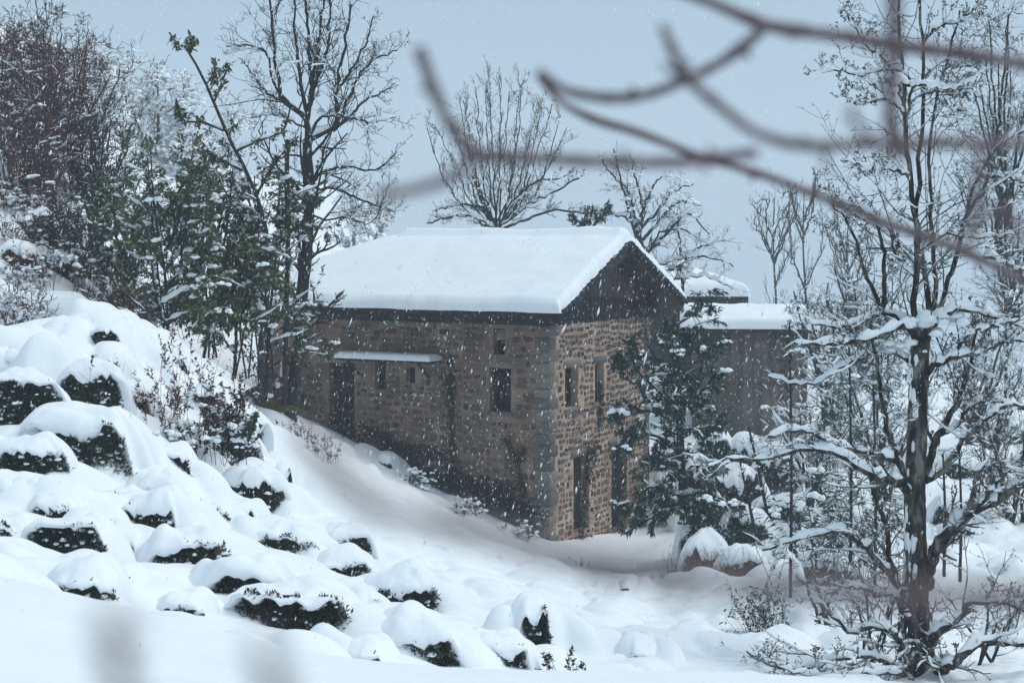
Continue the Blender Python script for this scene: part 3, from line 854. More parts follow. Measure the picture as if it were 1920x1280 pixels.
def snow_tubes(pts, rad, depth, cover, rg, sides=6, wide=1.15, vmax=.8):
    """ridge of snow lying along the top of limbs that are not too steep"""
    pts = np.asarray(pts, float); rad = np.asarray(rad, float)
    if len(pts) == 0: return np.zeros((0, 3)), []
    t = nrm(np.gradient(pts, axis=1))
    hor = 1 - sm(vmax - .3, vmax, np.abs(t[..., 2]))
    K, n = rad.shape
    g = rg.uniform(0, 1, (K, n)); g = .5 * g + .25 * np.roll(g, 1, 1) + .25 * np.roll(g, -1, 1)
    gate = sm(1 - cover - .12, 1 - cover + .12, g + rg.uniform(-.18, .18, (K, 1)))
    s = hor * gate
    s[:, 0] *= .3; s[:, -1] *= .3
    rs = (rad * wide * .75 + depth * .5) * s * rg.uniform(.5, 1.35, (K, n))
    c = pts.copy(); c[..., 2] += rad * .7 * (s > .02) + rs * .55
    keep = s.max(1) > .1
    return tubes(c[keep], np.maximum(rs[keep], .0005), sides, 1.1, .11, rg)
def _ico():
    g = (1 + 5 ** .5) / 2
    v = np.array([[-1, g, 0], [1, g, 0], [-1, -g, 0], [1, -g, 0], [0, -1, g], [0, 1, g], [0, -1, -g], [0, 1, -g], [g, 0, -1], [g, 0, 1], [-g, 0, -1], [-g, 0, 1]], float)
    f = [[0, 11, 5], [0, 5, 1], [0, 1, 7], [0, 7, 10], [0, 10, 11], [1, 5, 9], [5, 11, 4], [11, 10, 2], [10, 7, 6], [7, 1, 8], [3, 9, 4], [3, 4, 2], [3, 2, 6], [3, 6, 8], [3, 8, 9], [4, 9, 5], [2, 4, 11], [6, 2, 10], [8, 6, 7], [9, 8, 1]]
    v = list(v / np.linalg.norm(v[0])); F_ = []; mid = {}
    def m(a, b):
        k = (min(a, b), max(a, b))
        if k not in mid:
            x = v[a] + v[b]; v.append(x / np.linalg.norm(x)); mid[k] = len(v) - 1
        return mid[k]
    for a, b, c in f:
        ab, bc, ca = m(a, b), m(b, c), m(c, a)
        F_ += [[a, ab, ca], [b, bc, ab], [c, ca, bc], [ab, bc, ca]]
    return np.array(v), np.array(F_)
ICO_V, ICO_F = _ico()
def blobs(Pc, S, rg, lump=.16, flatbot=True):
    """lumps of snow: centres (K,3), half sizes (K,3)"""
    K = len(Pc)
    if K == 0: return np.zeros((0, 3)), []
    V = np.repeat(ICO_V[None], K, 0) * (1 + rg.normal(0, lump, (K, len(ICO_V), 1)))
    a = rg.uniform(0, 6.28, K); c, s = np.cos(a)[:, None], np.sin(a)[:, None]
    if flatbot: V[..., 2] = np.where(V[..., 2] < 0, V[..., 2] * .45, V[..., 2])
    V = V * np.asarray(S)[:, None, :]
    V = np.stack([V[..., 0] * c - V[..., 1] * s, V[..., 0] * s + V[..., 1] * c, V[..., 2]], -1) + np.asarray(Pc)[:, None]
    Fc = (ICO_F[None] + (np.arange(K) * len(ICO_V))[:, None, None]).reshape(-1, 3)
    return V.reshape(-1, 3), [Fc]
def pads(Pc, S, rg, n=5):
    """irregular clots of snow, each a huddle of small lumps"""
    Pc = np.asarray(Pc, float); S = np.asarray(S, float)
    if len(Pc) == 0: return np.zeros((0, 3)), []
    K = len(Pc)
    a = rg.uniform(0, 6.28, K)[:, None]; ax = rg.normal(0, .75, (K, n)); by = rg.normal(0, .35, (K, n))
    o = np.stack([(ax * np.cos(a) - by * np.sin(a)) * S[:, :1], (ax * np.sin(a) + by * np.cos(a)) * S[:, 1:2], (rg.uniform(-.5, .35, (K, n)) - .5 * np.abs(ax)) * S[:, 2:3]], -1)
    z = rg.uniform(.28, .72, (K, n, 1)) * S[:, None, :].mean(2, keepdims=True) * np.array([1, 1, .8])
    return blobs((Pc[:, None] + o).reshape(-1, 3), z.reshape(-1, 3), rg, .1)
def leaves(Pt, D, S, rg, wide=.36, droop=.2, up=None):
    """folded pointed leaves: base points, directions, lengths"""
    K = len(Pt)
    if K == 0: return np.zeros((0, 3)), []
    d = nrm(np.asarray(D, float))
    d[:, 2] -= droop; d = nrm(d)
    nrmv = nrm(rg.normal(0, .5, (K, 3)) + (np.array([0, 0, 1.]) if up is None else up))
    s = nrm(np.cross(d, nrmv)); n = np.cross(s, d)
    S = np.asarray(S)[:, None]
    w = wide * .5
    V = np.stack([Pt, Pt + S * (.42 * d + w * s + .05 * n), Pt + S * (d - .10 * n), Pt + S * (.42 * d - w * s + .05 * n)], 1)
    i = np.arange(K)[:, None] * 4
    return V.reshape(-1, 3), [np.concatenate([i + [0, 1, 2], i + [0, 2, 3]])]
def leaf_cluster(tips, dirs, k, size, spread, rg, along=.0, **kw):
    K = len(tips)
    Pt = np.repeat(tips, k, 0) - np.repeat(nrm(dirs), k, 0) * (rg.uniform(0, 1, (K * k, 1)) * along)
    D = np.repeat(nrm(dirs), k, 0) + rg.normal(0, spread, (K * k, 3))
    return leaves(Pt, D, size * rg.uniform(.6, 1.2, K * k), rg, **kw)
def ends(pts): return pts[:, -1], nrm(pts[:, -1] - pts[:, -2])
def buds(pts, rg, per, r, t0=.2):
    """small buds and spurs on twigs"""
    K, n, _ = pts.shape
    k = rg.integers(0, n - 1, (K, per)); u = rg.uniform(0, 1, (K, per, 1))
    ar = np.arange(K)[:, None]
    p = (pts[ar, k] * (1 - u) + pts[ar, k + 1] * u).reshape(-1, 3)
    d = nrm(rg.normal(0, 1, p.shape) + [0, 0, .4])
    line = np.stack([p, p + d * r * 2.2, p + d * r * 4.5], 1)
    return tubes(line, np.array([[.6, 1.0, .15]]) * r + 0 * line[..., 0], 3)
class Tree:
    """a tree as trunk, limbs, twigs (crown), snow and leaves under one empty at its base"""
    def __init__(s, name, label, cat_, base, group=None, seed=1, bark='bark'):
        s.base = np.asarray(base, float); s.rg = np.random.default_rng(seed)
        s.root = empty(name, s.base, 0, label, cat_, group)
        s.mat = M[bark]
        s.snow, s.tw = [], []
    def part(s, name, VF, mat=None, smooth=True, parent=None, kind=None):
        if len(VF[0]) == 0: return None
        return mk(name, at_local(VF, s.base), mat or s.mat, parent or s.root, smooth, kind)
    def twigs(s, pts, rad, sides=3): s.tw.append(tubes(pts, rad, sides))
    def finish(s, crown='crown', snow='snow'):
        if s.tw: s.part(crown, cat(s.tw), kind='stuff')
        if s.snow: s.part(snow, cat(s.snow), M['snow'], kind='stuff')
def px_line(pts, Y, rpx):
    """photo points (x, y[, depth offset]) at depth Y with width in photo pixels -> curve points, radii"""
    q = [P(p[0], p[1], Y + (p[2] if len(p) > 2 else 0)) for p in pts]
    r = np.asarray(rpx, float) if np.ndim(rpx) else np.full(len(pts), rpx)
    if len(r) == 2 and len(pts) != 2: r = np.linspace(r[0], r[1], len(pts))
    return np.array(q), r * .5 * Y / F
# ------------------------------------------------------------------ the big bare tree at the right
def big_tree():
    Y = 20.0
    T = Tree('fruit_tree', 'big bare fruit tree with snow on every limb filling the right side of the photo', 'tree', P(1725, 1288, Y), seed=5, bark='bark')
    rg = T.rg
    trunk, tr = px_line([(1728, 1330), (1722, 1240), (1714, 1170), (1718, 1085), (1716, 1000), (1716, 900), (1720, 800), (1723, 700), (1727, 630)], Y, [84, 68, 58, 45, 41, 39, 38, 37, 35])
    tp, trr = resample(trunk, tr, 40)
    T.part('trunk', tubes(tp, trr, 14, 1, .05, rg))
    LIMBS = [
     ([(1724, 650), (1714, 560), (1720, 460), (1708, 350), (1698, 250), (1694, 150), (1688, 60), (1680, -60)], (20, 7), 0),
     ([(1727, 640), (1742, 590), (1736, 520), (1722, 450), (1722, 330), (1731, 200), (1729, 90), (1722, -40)], (20, 7), .35),
     ([(1730, 640), (1752, 560), (1748, 470), (1746, 380), (1742, 290), (1752, 200), (1775, 120), (1800, 20)], (15, 5), .6),
     ([(1732, 640), (1757, 600), (1775, 530), (1800, 460), (1812, 400), (1835, 330), (1880, 270), (1940, 230)], (17, 6), .2),
     ([(1728, 635), (1750, 608), (1792, 582), (1850, 590), (1930, 620)], (18, 8), -.2),
     ([(1735, 703), (1748, 689), (1795, 668), (1829, 662), (1880, 640), (1940, 635)], (20, 8), -.1),
     ([(1795, 670, -.1), (1800, 652, -.15), (1826, 623, -.2), (1862, 610, -.3), (1910, 600, -.4)], (13, 6), 0),
     ([(1720, 640), (1700, 612), (1640, 632), (1570, 645), (1490, 642)], (20, 8), -.3),
     ([(1718, 625), (1690, 598), (1655, 582), (1640, 548), (1620, 505), (1600, 440), (1560, 380)], (17, 6), .2),
     ([(1655, 582, .2), (1657, 520, .3), (1652, 450, .3), (1630, 400, .3), (1560, 375, .4)], (14, 5), 0),
     ([(1655, 585, .2), (1610, 606, 0), (1560, 612, -.2), (1500, 600, -.3)], (13, 6), 0),
     ([(1716, 705), (1690, 665), (1640, 660), (1580, 690), (1520, 720), (1440, 705)], (15, 5), .4),
     ([(1712, 935), (1680, 905), (1640, 892), (1590, 862), (1545, 840), (1490, 846), (1430, 860), (1360, 858)], (26, 7), -.5),
     ([(1700, 905, -.2), (1685, 870, -.2), (1640, 850, -.4), (1580, 838, -.5), (1500, 805, -.6), (1440, 818, -.7)], (18, 7), 0),
     ([(1696, 890, -.2), (1668, 820, 0), (1655, 760, .1), (1645, 690, .2), (1632, 610, .2)], (18, 7), 0),
     ([(1697, 1150), (1687, 1105), (1644, 1048), (1610, 1014), (1575, 996), (1520, 1005), (1430, 1030)], (24, 8), -.2),
     ([(1690, 1120, -.2), (1668, 1048, -.1), (1663, 990, .1), (1640, 930, .2), (1625, 860, .3)], (20, 7), 0),
     ([(1706, 1275), (1690, 1235), (1677, 1188), (1630, 1174), (1595, 1186), (1570, 1165), (1548, 1140), (1520, 1120)], (22, 7), -.6),
     ([(1678, 1190, -.6), (1690, 1150, -.5), (1680, 1120, -.4), (1640, 1112, -.5), (1590, 1098, -.5), (1550, 1112, -.6)], (15, 7), 0),
     ([(1712, 1295), (1687, 1256), (1628, 1231), (1569, 1236), (1490, 1256), (1420, 1232), (1400, 1220)], (18, 5), -.8),
     ([(1690, 1262, -.8), (1600, 1262, -1), (1520, 1266, -1), (1440, 1240, -1.1)], (12, 5), 0),
     ([(1738, 1100), (1745, 1047), (1772, 1004), (1825, 962), (1880, 930), (1960, 885)], (38, 22), -.4),
     ([(1738, 1290), (1760, 1258), (1785, 1244), (1838, 1206), (1880, 1204), (1960, 1214)], (28, 16), -.8),
     ([(1740, 1230), (1748, 1200), (1770, 1178), (1795, 1160), (1812, 1136), (1870, 1128), (1950, 1158)], (28, 10), -.6),
     ([(1732, 905), (1752, 832), (1782, 780), (1797, 752), (1812, 706), (1822, 660), (1835, 600)], (24, 7), .2),
     ([(1736, 900), (1752, 895), (1779, 872), (1806, 828), (1857, 780), (1890, 760), (1950, 775)], (18, 9), -.3),
     ([(1765, 815, .2), (1790, 800, .3), (1830, 755, .2), (1860, 752, .1), (1930, 770, .1)], (11, 6), 0),
     ([(1786, 990, -.4), (1818, 950, -.5), (1842, 880, -.5), (1866, 868, -.5), (1930, 900, -.6)], (17, 8), 0),
     ([(1808, 970, -.4), (1850, 930, -.5), (1890, 880, -.5), (1930, 840, -.6)], (15, 8), 0),
     ([(1700, 250, 0), (1694, 135, 0), (1664, 130, 0), (1616, 141, -.1), (1560, 130, -.2)], (10, 4), 0),
     ([(1697, 200, 0), (1665, 120, .1), (1620, 80, .1), (1585, 20, .1)], (8, 4), 0),
     ([(1706, 330, 0), (1690, 322, -.1), (1637, 315, -.3), (1576, 300, -.4)], (10, 4), 0),
     ([(1697, 215, 0), (1660, 185, -.2), (1620, 190, -.3), (1580, 180, -.4)], (7, 3), 0),
     ([(1697, 160, 0), (1730, 160, -.2), (1790, 165, -.3), (1850, 130, -.4)], (10, 4), 0),
     ([(1722, 180, .3), (1760, 170, .3), (1800, 180, .2), (1830, 150, .2)], (9, 4), 0),
     ([(1731, 80, .3), (1760, 50, .3), (1800, 40, .3), (1830, 10, .3)], (9, 4), 0),
     ([(1815, 400, .2), (1850, 340, .3), (1870, 250, .4), (1880, 150, .5), (1890, 30, .6)], (12, 4), 0),
     ([(1840, 330, .2), (1880, 330, .1), (1940, 350, 0)], (10, 6), 0),
     ([(1845, 480, .1), (1880, 490, 0), (1940, 540, 0)], (14, 8), 0),
     ([(1724, 470, .1), (1780, 440, 0), (1840, 445, -.1), (1900, 440, -.2)], (9, 4), 0),
     ([(1716, 520, 0), (1680, 480, .2), (1665, 430, .3), (1610, 395, .4)], (9, 3), 0),
    ]
    allp, allr = [], []
    for pts, w, dz in LIMBS:
        q, r = px_line([(p[0], p[1], (p[2] if len(p) > 2 else 0) + dz * min(1.0, k / 2.0) * (len(p) == 2)) for k, p in enumerate(pts)], Y, w)
        a, b = resample(q, r * .7, 26)
        a[2:-1] += rg.normal(0, .012, a[2:-1].shape)
        T.part('limb', tubes(a, b, 8, 1, .07, rg))
        allp.append(a); allr.append(b)
    A, B = np.array(allp), np.array(allr)
    T.snow.append(snow_tubes(A, B, .038, .8, rg, 8, 1.15, .9))
    T.snow.append(snow_tubes(tp[None, ::2], trr[None, ::2] * .3, .02, .1, rg, 6))
    # snow plastered on the windward side of the trunk
    kk = rg.integers(3, 38, 46); aa = rg.normal(3.5, .5, 46)
    pc = tp[kk] + np.stack([np.cos(aa) * trr[kk] * .93, np.sin(aa) * trr[kk] * .93, rg.uniform(-.1, .1, 46)], 1)
    T.snow.append(blobs(pc, rg.uniform(.5, 1.3, (46, 1)) * np.array([.028, .028, .10]), rg, .2, False))
    # water sprouts, branches, spurs
    p1 = grow(*kids(A, B, 12, .1, 1, 1.0, .34, .36, rg, .4, .6, .0052, bias=(0, 0, .35)), 7, .17, .06, rg, .35)
    p2 = grow(*kids(*p1, 4, .15, 1, .9, .45, .7, rg, .4, .5, .0038), 5, .2, .05, rg, .5)
    p3 = grow(*kids(*p2, 3, .2, 1, .9, .5, .8, rg, .3, .5, .003), 3, .22, .05, rg, .6)
    sp = grow(*kids(A, B, 10, .1, 1, 1.25, .10, .3, rg, .2, .6, .0055), 4, .3, .1, rg, .6)
    for q in (p1, p2, p3, sp): T.twigs(*q)
    T.tw.append(buds(p2[0], rg, 2, .0075)); T.tw.append(buds(p3[0], rg, 2, .007))
    T.snow.append(snow_tubes(*p1, .02, .6, rg, 5, 1.2)); T.snow.append(snow_tubes(*p2, .012, .42, rg, 5, 1.2))
    e = np.concatenate([p1[0][:, 3], p1[0][:, 5]]); e = e[rg.random(len(e)) < .2]
    s = rg.uniform(.02, .06, (len(e), 1)) * [1.3, 1.1, .75]
    T.snow.append(pads(e + [0, 0, .02], s, rg, 4))
    # big lodged lumps in the forks
    lump = [(1790, 592, .2, .16), (1700, 600, .16, .12), (1742, 600, .2, .2), (1690, 145, .12, .1), (1560, 640, .12, .09), (1700, 640, .1, .1), (1620, 140, .1, .08), (1640, 625, .12, .1)]
    T.snow.append(pads(np.array([P(a, b, Y - .1) for a, b, _, _ in lump]), np.array([(w, w * .8, h) for _, _, w, h in lump]) * 1.15, rg, 7))
    T.part('crown', cat(T.tw), M['bark_frost'], kind='stuff'); T.tw = []
    T.finish()
big_tree()

def bare(name, label, cat_, Y, stems, n1=8, n2=5, n3=3, l1=.35, l2=.42, l3=.45, seed=1, bark='bark_dark', snow=(.04, .5), up=.06, tr=.005, base=None,
         group=None, bias=(0, 0, .3), nseg=20, lumps=.15, wob=.14, ang=.85, sides=8, leaf=None, lscale=1.0, smat=None, a0=.1, twigmat=None, thin=1.0):
    """bare tree from photo-placed stems: first stem is the trunk"""
    b = P(*base) if base else P(stems[0][0][0][0], stems[0][0][0][1], Y)
    T = Tree(name, label, cat_, b, group, seed, bark)
    rg = T.rg
    A, B = [], []
    for k, (pts, w) in enumerate(stems):
        q, r = px_line(pts, Y, w)
        a, rr = resample(q, r * (thin if k else .9 + .1 * thin), nseg)
        if k: a[2:-1] += rg.normal(0, .01 * Y / 20, a[2:-1].shape)
        T.part('trunk' if k == 0 else 'limb', tubes(a, rr, sides if w[0] > 6 else 5, 1, .06, rg))
        A.append(a); B.append(rr)
    A, B = np.array(A), np.array(B)
    if n1:
        p1 = grow(*kids(A, B, int(n1 * 1.3), a0, 1, ang, l1, .42, rg, .45, .5, tr * 1.5, bias=bias), 6, wob, up, rg, .35)
        lv = [p1]
        if n2: lv.append(grow(*kids(*lv[-1], n2, .15, 1, ang, l2, .7, rg, .4, .5, tr * 1.15), 5, wob * 1.1, up, rg, .5))
        if n3: lv.append(grow(*kids(*lv[-1], n3, .15, 1, ang, l3, .8, rg, .3, .5, tr), 3, wob * 1.2, up, rg, .6))
        for q in lv: T.twigs(*q)
    else: lv = []
    if snow[0] > 0:
        T.snow.append(snow_tubes(A, B, snow[0] * 1.3, snow[1], rg, 6))
        for q in lv[:2]: T.snow.append(snow_tubes(*q, snow[0] * .7, snow[1] * .8, rg, 5))
        if lumps and lv:
            e = np.concatenate([lv[0][0][:, 3], lv[0][0][:, 5]]); e = e[rg.random(len(e)) < lumps]
            T.snow.append(pads(e, rg.uniform(.5, 1.5, (len(e), 1)) * snow[0] * np.array([1.9, 1.6, 1.0]), rg, 4))
    if twigmat:
        T.part('crown', cat(T.tw), M[twigmat], kind='stuff'); T.tw = []
    if leaf:
        kind, k, size, frac, spread = leaf
        tp, td = ends(lv[-1][0]); sel = rg.random(len(tp)) < frac
        T.part('leaves', leaf_cluster(tp[sel], td[sel], k, size, spread, rg, along=size * 1.5), M[kind], False)
    T.finish()
    return T

# tall bare tree left of the roof
bare('bare_tree', 'tall bare tree with dark spreading branches before the left end of the stone house', 'tree', 34.0, [
    ([(543, 800), (556, 690), (566, 560), (578, 430), (578, 330), (576, 268)], (27, 18)),
    ([(577, 275), (582, 262), (610, 250), (626, 240), (630, 170), (645, 90), (658, 10)], (15, 5)),
    ([(576, 275), (574, 222), (552, 205), (532, 192), (522, 150), (512, 80), (506, -20)], (15, 5)),
    ([(575, 240), (572, 190), (562, 150), (555, 80), (552, -10)], (12, 4)),
    ([(575, 230), (584, 190), (580, 120), (578, 60), (570, -20)], (12, 5)),
    ([(580, 190), (590, 130), (600, 60), (610, -20)], (9, 4)),
    ([(584, 170), (606, 120), (616, 60), (622, -20)], (9, 4)),
    ([(624, 246), (660, 215), (690, 185), (735, 165)], (9, 3)),
    ([(626, 240), (655, 180), (690, 120), (745, 95)], (8, 3)),
    ([(630, 175), (660, 130), (690, 70), (700, 30)], (7, 3)),
    ([(580, 262), (600, 222), (640, 218), (690, 228), (742, 220)], (8, 3)),
    ([(578, 350), (610, 320), (650, 312), (700, 320), (742, 288)], (9, 3)),
    ([(578, 368), (620, 352), (660, 368), (705, 385), (742, 398)], (8, 3)),
    ([(578, 400), (610, 412), (650, 405), (690, 420), (730, 345)], (6, 2)),
    ([(560, 208), (520, 170), (490, 92), (462, 86), (425, 88)], (7, 3)),
    ([(530, 190), (500, 175), (480, 150), (462, 122)], (6, 3)),
    ([(574, 240), (545, 225), (510, 215), (470, 222)], (6, 3)),
    ([(576, 300), (550, 290), (520, 300), (480, 330)], (6, 3)),
  ], n1=10, n2=5, n3=3, l1=.36, l2=.42, l3=.45, seed=21, snow=(.045, .42), tr=.005, thin=.78, lumps=.10, up=.05, bias=(.15, 0, .2))
bare('sapling', 'thin straight bare sapling stem just left of the tall bare tree', 'tree', 33.2,
     [([(533, 760), (536, 600), (540, 450), (538, 330), (539, 262)], (10, 8))], n1=7, n2=2, n3=0, l1=.06, l2=.4, seed=22, snow=(.03, .2), base=(533, 760, 33.2))

# fan-shaped pollard behind the roof ridge
def fan(cx, cy, Y, n, x0, x1, top, w, sd):
    g = np.random.default_rng(sd); st = []
    for k in range(n):
        t = (k + .5) / n
        ex = x0 + (x1 - x0) * t + g.uniform(-12, 12); ey = top(t) + g.uniform(-12, 30)
        mx = cx + (ex - cx) * g.uniform(.55, .8)
        st.append(([(cx + g.uniform(-8, 8), cy), (cx + (mx - cx) * .6, cy - (cy - ey) * .2, g.uniform(-.5, .5)), (mx, cy - (cy - ey) * .5, g.uniform(-1, 1)), (ex, ey, g.uniform(-1.5, 1.5))], w))
    return st
bare('pollard_tree', 'bare fan shaped tree with many upright shoots rising behind the middle of the roof ridge', 'tree', 51.0,
     [([(935, 640), (935, 560), (932, 480), (930, 425)], (26, 20))]
     + fan(930, 430, 51, 17, 800, 1075, lambda t: 215 - 75 * math.sin(t * 3.14) + 60 * abs(t - .5), (6, 1.8), 3)
     + [([(928, 425), (900, 390), (860, 385), (815, 395)], (9, 4)), ([(930, 430), (970, 395), (1020, 370), (1090, 330)], (9, 4)), ([(925, 420), (895, 350), (885, 330)], (9, 4)), ([(935, 425), (960, 380), (1000, 345), (1060, 330)], (8, 3)),
        ([(925, 430), (880, 405), (840, 408), (800, 418)], (8, 4)), ([(940, 430), (990, 410), (1040, 395), (1110, 400)], (8, 4))],
     n1=13, n2=4, n3=3, l1=.2, l2=.42, l3=.5, seed=31, snow=(.05, .45), tr=.006, thin=.72, twigmat='bark_frost', lumps=.16, up=.09, ang=.6)
bare('layered_tree', 'bare tree with snow layered on its level branches above the right roof slope', 'tree', 52.0,
     [([(1215, 640), (1212, 560), (1205, 480), (1190, 420)], (22, 14)),
      ([(1205, 470), (1180, 400), (1165, 340), (1150, 280)], (9, 3)), ([(1200, 440), (1205, 380), (1190, 330), (1185, 300)], (8, 3)), ([(1195, 430), (1215, 370), (1230, 340), (1240, 330)], (8, 3)),
      ([(1208, 480), (1250, 440), (1290, 400), (1330, 440)], (9, 3)), ([(1205, 450), (1240, 410), (1270, 380), (1315, 385)], (9, 3)), ([(1200, 430), (1230, 400), (1260, 360), (1300, 345)], (8, 3)),
      ([(1210, 500), (1260, 490), (1320, 480), (1375, 500)], (9, 3)), ([(1212, 520), (1270, 500), (1300, 470), (1360, 450)], (9, 3)), ([(1195, 420), (1150, 400), (1120, 395), (1095, 400)], (7, 3)),
      ([(1280, 560), (1278, 500), (1275, 450), (1270, 400)], (9, 4)), ([(1215, 540), (1280, 520), (1330, 520), (1380, 545)], (7, 3)), ([(1210, 480), (1235, 440), (1265, 430), (1340, 465)], (7, 3)),
      ([(1190, 410), (1172, 350), (1140, 320), (1130, 300)], (7, 3))],
     n1=9, n2=4, n3=2, l1=.3, l2=.42, l3=.5, seed=32, snow=(.075, .6), tr=.006, thin=.72, twigmat='bark_frost', lumps=.3, up=.02)
for k, (x, top, lab) in enumerate([(1452, 372, 'pale bare poplar, left of the pair in the mist above the concrete outbuilding'), (1508, 360, 'pale bare poplar, right of the pair in the mist above the concrete outbuilding'),
                                   (1590, 425, 'short misty bare tree between the poplars and the big fruit tree')]):
    g = np.random.default_rng(50 + k)
    st = [([(x + 4, 700), (x + 3, 560), (x - 2, 460), (x, top)], (6, 1.8))]
    for q in range(9):
        t = g.uniform(.25, .85); sx = g.choice([-1, 1])
        y0 = 620 - (620 - top) * t
        st.append(([(x, y0), (x + sx * 14, y0 - 35, g.uniform(-.7, .7)), (x + sx * g.uniform(18, 42), y0 - 80, g.uniform(-1, 1)), (x + sx * g.uniform(20, 48), max(y0 - 150, top + 10), g.uniform(-1, 1))], (3.4, 1.4)))
    bare('poplar_tree', lab, 'tree', 78.0, st, n1=9, n2=4, n3=2, l1=.2, l2=.42, l3=.5, seed=60 + k, snow=(.03, .25), tr=.007, lumps=0, up=.14, ang=.45, group='bare trees in the mist', base=(x, 740, 78))

# leafy evergreen saplings and shrubs --------------------------------------------------
def leafy(name, label, Y, stems, mat, n1=10, n2=4, l1=.3, l2=.45, k=6, size=.1, spread=.55, seed=1, cat_='tree', snow=.03, droop=.25, lumps=.25, up=.03, group=None, base=None, bark='bark_dark', frac=1.0,
          bias=(0, 0, .1), a0=.2, wide=.36, separate=0, n3=0, lsz=(1.5, 1.25, .7)):
    b = P(*base) if base else P(stems[0][0][0][0], stems[0][0][0][1], Y)
    T = Tree(name, label, cat_, b, group, seed, bark); rg = T.rg
    A, B = [], []
    for j, (pts, w) in enumerate(stems):
        a, rr = resample(*px_line(pts, Y, w), 18)
        T.part('trunk' if j == 0 else 'limb', tubes(a, rr, 7, 1, .05, rg)); A.append(a); B.append(rr)
    A, B = np.array(A), np.array(B)
    p1 = grow(*kids(A, B, n1, a0, 1, .9, l1, .5, rg, .5, .5, .007, bias=bias), 5, .16, up, rg, .4)
    p2 = grow(*kids(*p1, n2, .25, 1, .8, l2, .7, rg, .3, .5, .005), 4, .18, up, rg, .5)
    lv = [p1, p2]
    if n3: lv.append(grow(*kids(*p2, n3, .25, 1, .8, l2, .7, rg, .3, .5, .004), 3, .18, up, rg, .5))
    for q in lv: T.twigs(*q)
    tp = np.concatenate([lv[-1][0][:, -1], lv[-1][0][:, -2], p1[0][:, -1]]); td = np.concatenate([nrm(lv[-1][0][:, -1] - lv[-1][0][:, -2])] * 2 + [nrm(p1[0][:, -1] - p1[0][:, -2])])
    sel = rg.random(len(tp)) < frac; tp, td = tp[sel], td[sel]
    if separate:
        # the leaves that can be told apart against the sky: one object each
        K = len(tp); kk = k
        Pt = np.repeat(tp, kk, 0) - np.repeat(td, kk, 0) * rg.uniform(0, size * 1.6, (K * kk, 1)); D = np.repeat(td, kk, 0) + rg.normal(0, spread, (K * kk, 3)); D[:, 2] -= droop; D = nrm(D)
        S = size * rg.uniform(.65, 1.25, K * kk)
        o_ = np.argsort(Pt[:, 2])[::-1]
        # thinned, so that the topmost shoots stay loose
        o_ = o_[rg.random(len(o_)) < np.where(np.arange(len(o_)) < 450, .42, .9)]
        big, rest = o_[:separate], o_[separate:]
        t_ = np.linspace(0, 1, 5); wv = np.sin(np.pi * t_ ** .8) * wide * .5
        V = np.concatenate([[(t, 0, -.10 * t * t) for t in t_], [(t, w_, .05 - .10 * t * t) for t, w_ in zip(t_, wv)], [(t, -w_, .05 - .10 * t * t) for t, w_ in zip(t_, wv)]])
        Q = [[i, i + 1, 5 + i + 1, 5 + i] for i in range(4)] + [[10 + i, 10 + i + 1, i + 1, i] for i in range(4)]
        me = mesh('leaf', V, [np.array(Q)]); me.materials.append(M[mat])
        for i in big:
            o = bpy.data.objects.new('leaf', me); link(o, T.root)
            x = D[i]; zz = nrm(rg.normal(0, .4, 3) + [0, 0, 1]); y = nrm(np.cross(zz, x)); zz = np.cross(x, y)
            m4 = Matrix(((x[0], y[0], zz[0], 0), (x[1], y[1], zz[1], 0), (x[2], y[2], zz[2], 0), (0, 0, 0, 1)))
            loc_ = Pt[i] - T.base
            o.matrix_local = Matrix.Translation(loc_) @ m4 @ Matrix.Scale(S[i], 4)
        if len(rest): T.part('foliage', leaves(Pt[rest], D[rest], S[rest], rg, wide, 0), M[mat], False, kind='stuff')
    else:
        T.part('foliage', leaf_cluster(tp, td, k, size, spread, rg, along=size * 1.6, droop=droop, wide=wide), M[mat], False)
    if snow:
        T.snow.append(snow_tubes(*p1, snow, .5, rg, 5)); T.snow.append(snow_tubes(A, B, snow * 1.2, .4, rg, 6))
        e = tp[rg.random(len(tp)) < lumps]
        s = rg.uniform(.6, 1.5, (len(e), 1)) * snow * np.array(lsz)
        T.snow.append(pads(e + [0, 0, snow * .1], s, rg, 6))
    T.finish('branches')
    return T

leafy('laurel_sapling', 'tall slender leaning sapling with loose yellow green leaves against the sky', 33.0, [
    ([(490, 760), (488, 650), (500, 560), (505, 480), (470, 340), (430, 260), (400, 190), (375, 135), (345, 85)], (11, 4)),
    ([(400, 195), (418, 150), (430, 118)], (4, 3)), ([(420, 245), (380, 230), (345, 225), (330, 185)], (5, 3)),
    ([(440, 285), (480, 265), (530, 245), (545, 200)], (6, 3)), ([(455, 320), (400, 290), (365, 250)], (6, 3)), ([(478, 370), (520, 300), (560, 255)], (6, 3)), ([(350, 88), (330, 80), (318, 62)], (3, 2)), ([(358, 100), (362, 80), (356, 68)], (3, 2)),
    ([(385, 160), (400, 140), (404, 108)], (3, 2)),
  ], 'leaf_light', n1=9, n2=3, l1=.1, l2=.5, k=3, size=.15, spread=.5, seed=41, snow=.03, lumps=.03, droop=.3, separate=300, wide=.42, frac=.6)
